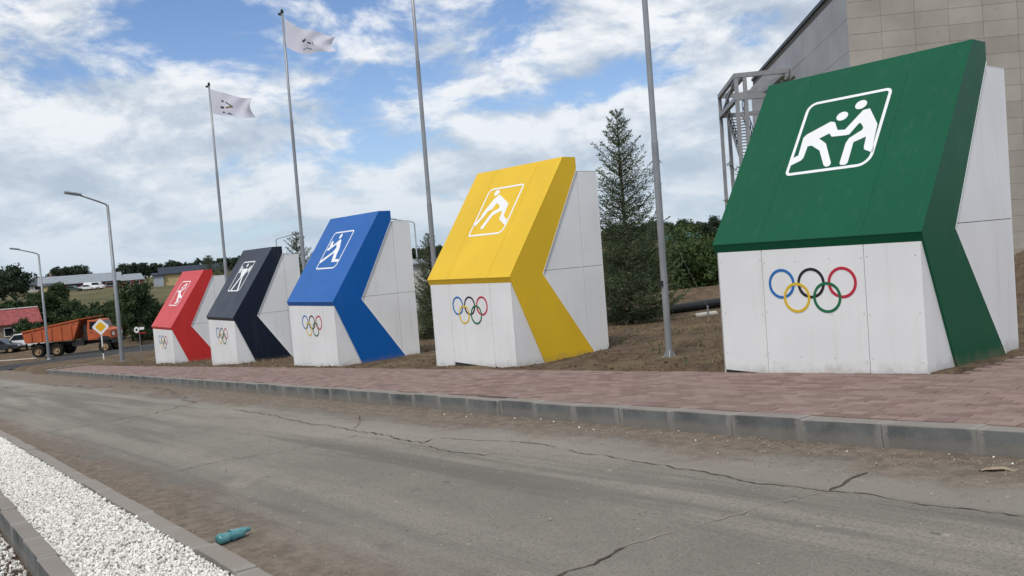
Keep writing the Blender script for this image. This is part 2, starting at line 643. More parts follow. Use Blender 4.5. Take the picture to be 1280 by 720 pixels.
class MB:
    """collects simple solids and builds one mesh object"""
    def __init__(self):
        self.v = []
        self.f = []
        self.mi = []
        self.cur = 0

    def add(self, vs, fs):
        b = len(self.v)
        self.v += [tuple(p) for p in vs]
        self.f += [tuple(b + i for i in f) for f in fs]
        self.mi += [self.cur] * len(fs)
        return self

    def box(self, x0, x1, y0, y1, z0, z1):
        return self.add([(x0, y0, z0), (x1, y0, z0), (x1, y1, z0), (x0, y1, z0), (x0, y0, z1), (x1, y0, z1), (x1, y1, z1), (x0, y1, z1)],
                        [(0, 3, 2, 1), (4, 5, 6, 7), (0, 1, 5, 4), (1, 2, 6, 5), (2, 3, 7, 6), (3, 0, 4, 7)])

    def prism_x(self, prof, x0, x1):
        n = len(prof)
        vs = [(x0, u, v) for u, v in prof] + [(x1, u, v) for u, v in prof]
        fs = [tuple(range(n)), tuple(range(2 * n - 1, n - 1, -1))]
        fs += [(i, n + i, n + (i + 1) % n, (i + 1) % n) for i in range(n)]
        return self.add(vs, fs)

    def bar(self, p, q, w, h=None):
        p, q = Vector(p), Vector(q)
        h = h or w
        d = (q - p).normalized()
        s = d.cross(Vector((0, 0, 1)))
        if s.length < 1e-3:
            s = Vector((1, 0, 0))
        s.normalize()
        t = s.cross(d)
        a, b = s * w / 2, t * h / 2
        vs = [p - a - b, p + a - b, p + a + b, p - a + b, q - a - b, q + a - b, q + a + b, q - a + b]
        return self.add(vs, [(0, 3, 2, 1), (4, 5, 6, 7), (0, 1, 5, 4), (1, 2, 6, 5), (2, 3, 7, 6), (3, 0, 4, 7)])

    def tube(self, pts, rad, n=10, cap=True):
        pts = [Vector(p) for p in pts]
        rr = rad if isinstance(rad, (list, tuple)) else [rad] * len(pts)
        base = len(self.v)
        prev = None
        for i, p in enumerate(pts):
            d = (pts[min(i + 1, len(pts) - 1)] - pts[max(i - 1, 0)]).normalized()
            s = d.cross(Vector((0, 0, 1))) if prev is None else prev - d * prev.dot(d)
            if s.length < 1e-3:
                s = Vector((1, 0, 0))
            s.normalize()
            prev = s
            t = d.cross(s)
            for k in range(n):
                a = 2 * math.pi * k / n
                self.v.append(tuple(p + (s * math.cos(a) + t * math.sin(a)) * rr[i]))
        for i in range(len(pts) - 1):
            for k in range(n):
                a = base + i * n + k
                b = base + i * n + (k + 1) % n
                self.f.append((a, b, b + n, a + n))
                self.mi.append(self.cur)
        if cap:
            self.f.append(tuple(base + k for k in range(n - 1, -1, -1)))
            self.f.append(tuple(base + (len(pts) - 1) * n + k for k in range(n)))
            self.mi += [self.cur] * 2
        return self

    def lathe(self, prof, n=20, axis='z', org=(0, 0, 0)):
        base = len(self.v)
        for r, h in prof:
            for k in range(n):
                a = 2 * math.pi * k / n
                c, s = r * math.cos(a), r * math.sin(a)
                p = (c, s, h) if axis == 'z' else ((h, c, s) if axis == 'x' else (c, h, s))
                self.v.append((p[0] + org[0], p[1] + org[1], p[2] + org[2]))
        for i in range(len(prof) - 1):
            for k in range(n):
                a = base + i * n + k
                b = base + i * n + (k + 1) % n
                self.f.append((a, b, b + n, a + n))
                self.mi.append(self.cur)
        return self

    def build(self, name, mat, parent=None, smooth=False, loc=None, rot=None, auto=None):
        o = mk(name, self.v, self.f, mat, parent, smooth, loc, rot)
        if isinstance(mat, (list, tuple)):
            o.data.polygons.foreach_set('material_index', self.mi)
        bm = bmesh.new()
        bm.from_mesh(o.data)
        bmesh.ops.recalc_face_normals(bm, faces=bm.faces)
        bm.to_mesh(o.data)
        bm.free()
        if auto:
            o.data.set_sharp_from_angle(angle=R(auto))
        return o


def bevel(o, w, seg=1):
    bm = bmesh.new()
    bm.from_mesh(o.data)
    bmesh.ops.bevel(bm, geom=list(bm.edges), offset=w, segments=seg, affect='EDGES', profile=0.5)
    bm.to_mesh(o.data)
    bm.free()
    return o


def hashn(ix, iy, seed):
    h = (ix.astype(np.int64) * 374761393 + iy.astype(np.int64) * 668265263 + seed * 1442695041) & 0xffffffff
    h = ((h ^ (h >> 13)) * 1274126177) & 0xffffffff
    return ((h ^ (h >> 16)) & 0xffff) / 65535.0


def vnoise(x, y, seed=0):
    ix, iy = np.floor(x), np.floor(y)
    fx, fy = x - ix, y - iy
    fx, fy = fx * fx * (3 - 2 * fx), fy * fy * (3 - 2 * fy)
    a, b = hashn(ix, iy, seed), hashn(ix + 1, iy, seed)
    c, d = hashn(ix, iy + 1, seed), hashn(ix + 1, iy + 1, seed)
    return (a * (1 - fx) + b * fx) * (1 - fy) + (c * (1 - fx) + d * fx) * fy - 0.5


def sst(v, a, b):
    t = np.clip((v - a) / (b - a), 0, 1)
    return t * t * (3 - 2 * t)


GRADE = 0.0555          # the street falls towards -x
PAV = 0.161             # pavement above the carriageway


def road_z(x):
    return GRADE * np.clip(x, -95, 40)


def kerb_y(x):
    return 5.52 + 0.0255 * np.maximum(0, -6 - x)


SOIL_Y = 7.87


def ground_z(x, y, fine=True):
    x = np.asarray(x, float)
    y = np.asarray(y, float)
    z = road_z(x) + PAV
    if fine:
        z = z + 0.055 * vnoise(x * 0.9, y * 0.9, 1) + 0.035 * vnoise(x * 3.1, y * 3.1, 2) + 0.018 * vnoise(x * 9, y * 9, 3)
    z = z + 0.16 * sst(y, 9.0, 13.0) * (vnoise(x * 0.25, y * 0.25, 4) + 0.1)
    # heap of earth behind the gap between the last two blocks, bank near the hall
    z = z + 0.62 * np.exp(-(((x + 17.5) * 0.70 + (y - 22.5) * 0.70) / 7.0) ** 2 - ((-(x + 17.5) * 0.70 + (y - 22.5) * 0.70) / 2.2) ** 2)
    z = z + 1.35 * np.exp(-((x + 6.2) / 3.2) ** 2 - ((y - 20.0) / 2.6) ** 2)
    D = np.hypot(x, y)
    hill = np.interp(D, [0, 112, 155, 250, 330, 600, 1500, 9000], [-4.9, -4.9, -0.9, -0.3, 1.3, 2.6, 3.2, 3.4])
    hill = hill + 0.8 * vnoise(x * 0.02, y * 0.02, 5)
    w = sst(D, 98, 150)
    z = z * (1 - w) + hill * w
    return z


def gz(x, y):
    return float(ground_z(np.array([x]), np.array([y]), False)[0])


def ray_at(u, Z):
    """site x, y at lateral tangent u and distance Z along the viewing direction"""
    return Z * (-0.7986 + u * 0.6018), Z * (0.6018 + u * 0.7986)


# ------------------------------------------------------------------ ground
def axis(parts):
    out = []
    for a, b, s in parts:
        n = max(1, int(round((b - a) / s)))
        out += list(np.linspace(a, b, n, endpoint=False))
    out.append(parts[-1][1])
    return np.array(out)


gx = axis([(-5000, -1000, 500), (-1000, -300, 40), (-300, -100, 8), (-100, -50, 1.5), (-50, -34, 0.4), (-34, -4.02, 0.14), (-4.02, -3.93, 0.045), (-3.93, 8, 0.5), (8, 60, 4), (60, 400, 40), (400, 4000, 600)])
gy = axis([(-4000, -300, 500), (-300, -20, 20), (-20, 0, 1), (0, 0.62, 0.1), (0.62, 7.80, 0.6), (7.80, 7.87, 0.07), (7.87, 14, 0.14), (14, 26, 0.3), (26, 60, 1.2), (60, 140, 5), (140, 400, 16), (400, 1000, 100), (1000, 5000, 500)])
XX, YY = np.meshgrid(gx, gy)
ZZ = ground_z(XX, YY)
paved = ((YY < 7.865) & (XX > -58) & (YY > 0.64)) & ((XX > -40.6) | (YY < kerb_y(XX) + 0.1))
paved |= (XX > -3.95) & (YY > 0.64) & (YY < 12.6) & (XX < 9)
cross = ((XX > -93) & (XX < -56) & (YY > 11.6)) | ((XX > -73) & (XX < -56))
cross &= (YY > -60) & (YY < 60)
lowm = paved | cross
ZZ = np.where(lowm, road_z(XX) - 0.14, ZZ)
near_side = (YY <= 0.64) & (XX > -60) & (XX < 20) & (YY > -30)
ZZ = np.where(near_side, road_z(XX) + 0.03 + 0.02 * vnoise(XX * 3, YY * 3, 8), ZZ)
nx, ny = len(gx), len(gy)
idx = np.arange(nx * ny).reshape(ny, nx)
faces = np.stack([idx[:-1, :-1], idx[:-1, 1:], idx[1:, 1:], idx[1:, :-1]], -1).reshape(-1, 4)
gme = bpy.data.meshes.new('ground')
gme.from_pydata(np.stack([XX.ravel(), YY.ravel(), ZZ.ravel()], 1).tolist(), [], faces.tolist())
gme.materials.append(M['ground'])
gme.polygons.foreach_set('use_smooth', [True] * len(gme.polygons))
tag(obj('ground', gme), kind='structure')

# ------------------------------------------------------------------ carriageway
rx = np.concatenate([np.arange(-58, 12.01, 0.5)])
rv, rf = [], []
rows = 9
for x in rx:
    yk = float(kerb_y(x)) + 0.06
    y0 = 1.42 if x > -22 else 1.42 - (-22 - x) * 0.35
    for j in range(rows):
        y = y0 + (yk - y0) * j / (rows - 1)
        rv.append((x, y, GRADE * x + 0.006 * math.sin(x * 1.7 + y * 2.1)))
for i in range(len(rx) - 1):
    for j in range(rows - 1):
        a = i * rows + j
        rf.append((a, a + rows, a + rows + 1, a + 1))
road = tag(mk('road', rv, rf, 'road', smooth=True), kind='structure')


def crack(pts, w=0.03, mat='crack_dirt', jag=0.022, step=0.045):
    P = [Vector((a, b, 0)) for a, b in pts]
    line = []
    for i in range(len(P) - 1):
        n = max(1, int((P[i + 1] - P[i]).length / step))
        for k in range(n):
            line.append(P[i].lerp(P[i + 1], k / n))
    line.append(P[-1])
    vs, fs = [], []
    off = 0.0
    for i, p in enumerate(line):
        d = (line[min(i + 1, len(line) - 1)] - line[max(i - 1, 0)]).normalized()
        s = Vector((-d.y, d.x, 0))
        off = off * 0.8 + random.uniform(-jag, jag) * 0.8
        ww = 0.5 * w * random.uniform(0.15, 1.0) * (0.3 if i in (0, len(line) - 1) else 1)
        for sg in (-1, 1):
            q = p + s * (off + sg * ww)
            vs.append((q.x, q.y, GRADE * q.x + 0.006 * math.sin(q.x * 1.7 + q.y * 2.1) + 0.0045))
    for i in range(len(line) - 1):
        fs.append((2 * i, 2 * i + 2, 2 * i + 3, 2 * i + 1))
    mk('crack', vs, fs, mat, road)


crack([(-5.52, 4.56), (-4.94, 4.51), (-4.63, 4.47), (-3.98, 4.41), (-3.42, 4.37), (-2.97, 4.40), (-2.47, 4.41), (-1.4, 4.38), (0.5, 4.4)], 0.016)
crack([(-2.97, 4.40), (-3.0, 4.64), (-3.0, 4.87)], 0.034, jag=0.02)
crack([(-3.13, 2.45), (-3.15, 2.72), (-3.19, 2.98)], 0.022)
crack([(-23.4, 5.45), (-21.0, 5.6), (-15.48, 4.59), (-14.73, 3.61), (-14.71, 2.17)], 0.035, jag=0.08)
crack([(-13.36, 4.54), (-11.57, 4.47), (-9.08, 4.33), (-7.12, 4.19), (-7.26, 4.42)], 0.022)
crack([(-6.96, 4.14), (-6.57, 4.11), (-6.06, 4.14), (-6.04, 4.25)], 0.018)
crack([(-7.3, 4.44), (-6.4, 4.6), (-5.66, 4.64)], 0.014)
crack([(-9.9, 4.95), (-9.2, 4.6), (-8.9, 4.36)], 0.012)
crack([(-30, 4.9), (-27, 5.0), (-24, 5.3)], 0.05, jag=0.1)
crack([(-36, 3.4), (-33, 4.0), (-30, 4.9)], 0.05, jag=0.1)

M['dust_seam'] = plain('dust_seam', (0.33, 0.295, 0.245), 0.95, 0.1, var=0.2, scale=10)
crack([(-3.19, 2.98), (-3.14, 3.4), (-3.08, 3.9), (-2.99, 4.36)], 0.009, 'dust_seam')
crack([(-8.4, 4.3), (-8.3, 3.6), (-8.6, 2.9), (-8.5, 2.2)], 0.014)
crack([(-11.6, 4.46), (-11.4, 3.5), (-11.7, 2.5)], 0.016, 'dust_seam')

cvs, cfs = [], []


def quad_grid(x0, x1, y0, y1, nx_, ny_, zf):
    b = len(cvs)
    for i in range(nx_ + 1):
        for j in range(ny_ + 1):
            x = x0 + (x1 - x0) * i / nx_
            y = y0 + (y1 - y0) * j / ny_
            cvs.append((x, y, zf(x, y)))
    for i in range(nx_):
        for j in range(ny_):
            a = b + i * (ny_ + 1) + j
            cfs.append((a, a + ny_ + 1, a + ny_ + 2, a + 1))


quad_grid(-72, -57.4, -58, 12, 3, 8, lambda x, y: GRADE * x + 0.006)
quad_grid(-92, -57.4, 12, 58, 4, 8, lambda x, y: GRADE * x + 0.006)
tag(mk('cross_road', cvs, cfs, 'cross'), kind='structure')

# ------------------------------------------------------------------ pavement with pavers
bed_v, bed_f = [], []
bx = np.arange(-40.5, -3.79, 0.5).tolist() + [-3.94]
bx = sorted(set([round(b, 3) for b in bx if b <= -3.94]))
for x in bx:
    bed_v += [(x, float(kerb_y(x)) + 0.1, GRADE * x + PAV - 0.012), (x, SOIL_Y + 0.02, GRADE * x + PAV - 0.012)]
bed_f += [(2 * i, 2 * i + 2, 2 * i + 3, 2 * i + 1) for i in range(len(bx) - 1)]
b0 = len(bed_v)
for x in (-3.94, 9.0):
    bed_v += [(x, float(kerb_y(x)) + 0.1, GRADE * x + PAV - 0.012), (x, 12.5, GRADE * x + PAV - 0.012)]
bed_f.append((b0, b0 + 2, b0 + 3, b0 + 1))
pavement = tag(mk('pavement', bed_v, bed_f, 'bed'), kind='structure')
PL, PW, GAP = 0.2, 0.1, 0.009
spots = []
row = 0
y = 5.62
while y < 12.4:
    x = -40.4 + (PL / 2 if row % 2 else 0)
    while x < 1.6:
        yk = float(kerb_y(x)) + 0.155
        ok = y > yk and (y + PW < SOIL_Y or (x > -3.93 and y < 12.4))
        if ok:
            spots.append((x + PL / 2, y + PW / 2))
        x += PL
    y += PW
    row += 1
spots.sort(key=lambda p: (p[0] + 1.5) ** 2 * 0.6 + (p[1] - 5.0) ** 2 if p[0] < -1.1 else 1e6)
pv = MB()
hx, hy, ch, th = PL / 2 - GAP / 2, PW / 2 - GAP / 2, 0.006, 0.03
pv.add([(-hx, -hy, -th), (hx, -hy, -th), (hx, hy, -th), (-hx, hy, -th), (-hx, -hy, -ch), (hx, -hy, -ch), (hx, hy, -ch), (-hx, hy, -ch),
        (-hx + ch, -hy + ch, 0), (hx - ch, -hy + ch, 0), (hx - ch, hy - ch, 0), (-hx + ch, hy - ch, 0)],
       [(0, 1, 5, 4), (1, 2, 6, 5), (2, 3, 7, 6), (3, 0, 4, 7), (4, 5, 9, 8), (5, 6, 10, 9), (6, 7, 11, 10), (7, 4, 8, 11), (8, 9, 10, 11)])
proto = None
TILT = -math.atan(GRADE)
for i, (x, y) in enumerate(spots[:300]):
    z = GRADE * x + PAV + random.uniform(-0.003, 0.003)
    rot = (random.gauss(0, 0.006), TILT + random.gauss(0, 0.004), random.gauss(0, 0.006))
    if proto is None:
        proto = pv.build('paver', 'paver', pavement, loc=(x, y, z), rot=rot)
    else:
        o = proto.copy()
        o.location, o.rotation_euler = (x, y, z), rot
        link(o, pavement)
rest = np.array(spots[300:])
n = len(rest)
tv = np.array(pv.v)
pvx = np.repeat(tv[None], n, 0)
ang = rng.normal(0, 0.006, n)
cx_, sx_ = np.cos(ang)[:, None], np.sin(ang)[:, None]
X2 = pvx[:, :, 0] * cx_ - pvx[:, :, 1] * sx_ + rest[:, None, 0]
Y2 = pvx[:, :, 0] * sx_ + pvx[:, :, 1] * cx_ + rest[:, None, 1]
Z2 = pvx[:, :, 2] + GRADE * X2 + PAV + rng.uniform(-0.003, 0.003, n)[:, None] + pvx[:, :, 1] * rng.normal(0, 0.012, n)[:, None]
vv = np.stack([X2, Y2, Z2], -1).reshape(-1, 3)
ff = (np.array(pv.f)[None] + (np.arange(n) * len(tv))[:, None, None]).reshape(-1, 4)
pm = bpy.data.meshes.new('pavers')
pm.from_pydata(vv.tolist(), [], ff.tolist())
pm.materials.append(M['paver'])
at = pm.attributes.new('rnd', 'FLOAT', 'FACE')
at.data.foreach_set('value', np.repeat(rng.random(n), len(pv.f)).astype(np.float32))
tag(obj('pavers', pm, pavement), kind='stuff')

# ------------------------------------------------------------------ kerbs
def stone_mesh(L, Wd, Ht, mat, seed):
    rr = random.Random(seed)
    k = MB()
    k.box(-L / 2 + 0.0005, L / 2 - 0.0005, -Wd / 2, Wd / 2, -Ht, 0)
    o = k.build('kerb_stone', mat)
    bevel(o, 0.007, 2)
    for v in o.data.vertices:
        v.co.x += rr.gauss(0, 0.0012)
        v.co.y += rr.gauss(0, 0.0012)
        v.co.z += rr.gauss(0, 0.0012)
    me = o.data
    bpy.data.objects.remove(o)
    return me


def kerb_run(name, x0, x1, yf, L, Wd, Ht, mat, top):
    ks = tag(empty(name, (0, 0, 0)), kind='structure')
    ms = [stone_mesh(L, Wd, Ht, mat, 50 + i) for i in range(4)]
    x = x0
    i = 0
    while x > x1:
        xc = x - L / 2
        yc = yf(xc)
        sl = (yf(x) - yf(x - L)) / L
        obj('kerb_stone', ms[i % 4], ks, (xc, yc + random.gauss(0, 0.004), GRADE * xc + top + random.gauss(0, 0.004)),
            (random.gauss(0, 0.012), TILT + random.gauss(0, 0.005), math.atan(sl) + random.gauss(0, 0.004)))
        x -= L
        i += 1
    return ks


kerb_run('kerb', 1.2, -40.6, lambda x: float(kerb_y(x)) + 0.075, 0.642, 0.15, 0.30, 'kerb', PAV + 0.004)
isl_out = lambda x: 1.345 + 0.0155 * (-4 - x)
isl_in = lambda x: 0.80 + 0.023 * (-5 - x)
kerb_run('kerb_median_far', 1.0, -21, lambda x: isl_out(x) + 0.055, 0.642, 0.11, 0.30, 'kerb_pale', PAV)
kerb_run('kerb_median_near', 1.0, -21, lambda x: isl_in(x) - 0.05, 0.642, 0.10, 0.30, 'kerb', PAV + 0.005)
# rounded end of the pavement kerb
ke = empty('kerb_corner', (0, 0, 0))
tag(ke, kind='structure')
km = stone_mesh(0.5, 0.15, 0.3, 'kerb', 77)
for k in range(7):
    a = R(8 + k * 13)
    cx, cy, rad = -40.7, 8.2, 1.75
    x, y = cx - rad * math.sin(a), cy - rad * math.cos(a)
    obj('kerb_stone', km, ke, (x, y, GRADE * x + PAV), (0, 0, -a))

# ------------------------------------------------------------------ white gravel in the median
def ico():
    t = (1 + 5 ** 0.5) / 2
    v = np.array([(-1, t, 0), (1, t, 0), (-1, -t, 0), (1, -t, 0), (0, -1, t), (0, 1, t), (0, -1, -t), (0, 1, -t), (t, 0, -1), (t, 0, 1), (-t, 0, -1), (-t, 0, 1)], float)
    v /= np.linalg.norm(v[0])
    f = [(0, 11, 5), (0, 5, 1), (0, 1, 7), (0, 7, 10), (0, 10, 11), (1, 5, 9), (5, 11, 4), (11, 10, 2), (10, 7, 6), (7, 1, 8),
         (3, 9, 4), (3, 4, 2), (3, 2, 6), (3, 6, 8), (3, 8, 9), (4, 9, 5), (2, 4, 11), (6, 2, 10), (8, 6, 7), (9, 8, 1)]
    return v, np.array(f)


def stones(name, pts, size, mat, parent=None, flat=0.65, kind='stuff'):
    v, f = ico()
    n = len(pts)
    rot = np.array([Euler(tuple(rng.uniform(0, 6.28, 3))).to_matrix() for _ in range(n)])
    sc = size[:, None] * np.stack([rng.uniform(0.7, 1.3, n), rng.uniform(0.55, 1.0, n), rng.uniform(0.45, 0.85, n)], 1)
    vs = v[None] * (1 + rng.uniform(-0.30, 0.30, (n, 12, 1))) * sc[:, None]
    vs = np.einsum('nij,nkj->nki', rot, vs) + pts[:, None]
    me = bpy.data.meshes.new(name)
    me.from_pydata(vs.reshape(-1, 3).tolist(), [], (f[None] + (np.arange(n) * 12)[:, None, None]).reshape(-1, 3).tolist())
    me.materials.append(M[mat])
    a = me.attributes.new('rnd', 'FLOAT', 'FACE')
    a.data.foreach_set('value', np.repeat(rng.random(n) ** 0.6, 20).astype(np.float32))
    return tag(obj(name, me, parent), kind=kind)


gxs = np.linspace(1, -21, 45)
gv = []
for x in gxs:
    gv += [(x, isl_in(x) - 0.02, GRADE * x + PAV - 0.045), (x, isl_out(x) + 0.02, GRADE * x + PAV - 0.045)]
tag(mk('gravel_bed', gv, [(2 * i, 2 * i + 1, 2 * i + 3, 2 * i + 2) for i in range(len(gxs) - 1)], 'gravel_bed'), kind='structure')
N = 44000
t = rng.random(N)
gxp = -2.5 - 18.5 * t ** 1.35
s = rng.random(N)
a_, b_ = 0.80 + 0.023 * (-5 - gxp) + 0.008, 1.345 + 0.0155 * (-4 - gxp) - 0.008
gyp = a_ + (b_ - a_) * s
gsz = rng.uniform(0.007, 0.0135, N) * (1 + 0.6 * sst(-gxp, 8, 18))
hmp = 0.012 * vnoise(gxp * 4, gyp * 4, 21)
gp = np.stack([gxp, gyp, GRADE * gxp + PAV - 0.034 + rng.uniform(0, 0.026, N) + hmp], 1)
stones('gravel', gp, gsz, 'gravel')
# stray chips on the earth beside the near kerb
N = 1500
gxp = rng.uniform(-9, -4, N)
gyp = (0.69 + 0.023 * (-5 - gxp)) - 0.02 - np.abs(rng.normal(0, 0.16, N))
stones('gravel_chips', np.stack([gxp, gyp, GRADE * gxp + 0.035 + rng.uniform(0, 0.015, N)], 1), rng.uniform(0.006, 0.014, N), 'gravel')
# grit swept against the kerb and over the road
N = 4200
gxp = -0.5 - 24 * rng.random(N) ** 1.3
gyp = np.array(kerb_y(gxp)) - np.abs(rng.normal(0, 0.42, N)) - 0.01
N2 = 700
gxp = np.concatenate([gxp, rng.uniform(-14, -1, N2)])
gyp = np.concatenate([gyp, rng.uniform(1.7, 4.8, N2)])
N3 = 900
xx3 = rng.uniform(-14, -3, N3)
gxp = np.concatenate([gxp, xx3])
gyp = np.concatenate([gyp, 1.345 + 0.0155 * (-4 - xx3) + 0.13 + np.abs(rng.normal(0, 0.18, N3))])
nn = len(gxp)
stones('road_grit', np.stack([gxp, gyp, GRADE * gxp + 0.004 + rng.uniform(0, 0.004, nn)], 1), rng.uniform(0.002, 0.006, nn) * (1 + 1.0 * (rng.random(nn) > 0.97)), 'pebble')
N = 26
gxp = rng.uniform(-9, -1.5, N)
gyp = np.array(kerb_y(gxp)) - np.abs(rng.normal(0, 0.2, N)) - 0.03
stones('white_chips', np.stack([gxp, gyp, GRADE * gxp + 0.01], 1), rng.uniform(0.005, 0.012, N), 'gravel')
# clods on the soil
N = 5200
gxp = -4.2 - 32 * rng.random(N)
gyp = SOIL_Y + 0.02 + 9 * rng.random(N) ** 1.6
stones('soil_clods', np.stack([gxp, gyp, ground_z(gxp, gyp) + 0.002], 1), rng.uniform(0.008, 0.03, N), 'soil_dark' if False else 'ground')


def blades(name, bxs, bys, lo, hi, mat, wid=0.006, parent=None):
    n = len(bxs)
    z = ground_z(bxs, bys) - 0.01
    h = rng.uniform(lo, hi, n)
    a = rng.uniform(0, 6.283, n)
    lean = rng.uniform(0.2, 1.1, n) * h
    w = wid * rng.uniform(0.6, 1.4, n)
    p0 = np.stack([bxs - np.sin(a) * w, bys + np.cos(a) * w, z], 1)
    p1 = np.stack([bxs + np.sin(a) * w, bys - np.cos(a) * w, z], 1)
    p2 = np.stack([bxs + np.cos(a) * lean, bys + np.sin(a) * lean, z + h], 1)
    vs = np.stack([p0, p1, p2], 1).reshape(-1, 3)
    me = bpy.data.meshes.new(name)
    me.from_pydata(vs.tolist(), [], np.arange(n * 3).reshape(-1, 3).tolist())
    me.materials.append(M[mat])
    at = me.attributes.new('rnd', 'FLOAT', 'FACE')
    at.data.foreach_set('value', rng.random(n).astype(np.float32))
    return tag(obj(name, me, parent), label=None, kind='stuff')


N = 26000
bxs = -4.5 - 34 * rng.random(N)
bys = SOIL_Y + 0.1 + 13 * rng.random(N) ** 1.2
keep = vnoise(bxs * 0.55, bys * 0.55, 31) + 0.4 * vnoise(bxs * 2.5, bys * 2.5, 32) > 0.06 - 0.02 * (bys - 10)
blades('dry_grass', bxs[keep], bys[keep], 0.03, 0.11, 'straw')

N = 9000
bxs = -5.0 - 34 * rng.random(N)
bys = SOIL_Y + 0.4 + 14 * rng.random(N)
keep = vnoise(bxs * 0.8, bys * 0.8, 41) + 0.4 * vnoise(bxs * 3.5, bys * 3.5, 42) > 0.22
blades('green_weeds', bxs[keep], bys[keep], 0.03, 0.10, 'shrub', 0.012)

# ------------------------------------------------------------------ the five blocks
W = 2.361
T, P1, P2, P3, P4 = (0, 0), (1.263, 1.844), (1.528, 1.844), (1.528, 1.654), (0.657, 0.001)
K5, K6, FH = 0.721, 0.417, 0.075
UB, WT, SEAM, UJ, HB = 1.996, 1.617, 0.05, 1.555, 0.024
DEEP = 1.68
SL = math.hypot(*P1)
UF = 0.034
INX = (P3[0] - P4[0]) / (P3[1] - P4[1])


def poly_solid(name, pts, thick, frame, mat, parent):
    """flat outline (list of 2-d points) made into a thin solid; frame = (origin, ex, ey, normal)"""
    o, ex, ey, nn = frame
    n = len(pts)
    base = [o + ex * a + ey * b for a, b in pts]
    topv = [p + nn * thick for p in base]
    fs = [tuple(range(n - 1, -1, -1)), tuple(range(n, 2 * n))] + [(i, (i + 1) % n, n + (i + 1) % n, n + i) for i in range(n)]
    ob = mk(name, base + topv, fs, mat, parent)
    bm = bmesh.new()
    bm.from_mesh(ob.data)
    bmesh.ops.recalc_face_normals(bm, faces=bm.faces)
    bm.to_mesh(ob.data)
    bm.free()
    return ob


def round_rect(x0, x1, y0, y1, r, n=8):
    """r = radii at bottom-left, bottom-right, top-right, top-left"""
    pts = []
    for (cx, cy, a0), rad in zip(((x0, y0, 180), (x1, y0, 270), (x1, y1, 0), (x0, y1, 90)), r):
        ccx = cx + (rad if a0 in (180, 90) else -rad)
        ccy = cy + (rad if a0 in (180, 270) else -rad)
        for k in range(n + 1):
            a = R(a0 + 90 * k / n)
            pts.append((ccx + rad * math.cos(a), ccy + rad * math.sin(a)))
    return pts


def ring_solid(name, outer, inner, thick, frame, mat, parent):
    o, ex, ey, nn = frame
    n = len(outer)
    P = lambda q, h: o + ex * q[0] + ey * q[1] + nn * h
    vs = [P(q, 0) for q in outer] + [P(q, 0) for q in inner] + [P(q, thick) for q in outer] + [P(q, thick) for q in inner]
    fs = []
    for i in range(n):
        j = (i + 1) % n
        fs += [(2 * n + i, 2 * n + j, 3 * n + j, 3 * n + i), (i, j, 2 * n + j, 2 * n + i), (n + i, 3 * n + i, 3 * n + j, n + j)]
    return mk(name, vs, fs, mat, parent)


def ellipse(cx, cy, a, b, rot=0, n=24):
    c, s = math.cos(rot), math.sin(rot)
    return [(cx + a * math.cos(2 * math.pi * k / n) * c - b * math.sin(2 * math.pi * k / n) * s, cy + a * math.cos(2 * math.pi * k / n) * s + b * math.sin(2 * math.pi * k / n) * c) for k in range(n)]


def stroke(p, q, w):
    d = Vector((q[0] - p[0], q[1] - p[1])).normalized()
    s = Vector((-d.y, d.x)) * w / 2
    return [(p[0] - s.x, p[1] - s.y), (q[0] - s.x, q[1] - s.y), (q[0] + s.x, q[1] + s.y), (p[0] + s.x, p[1] + s.y)]


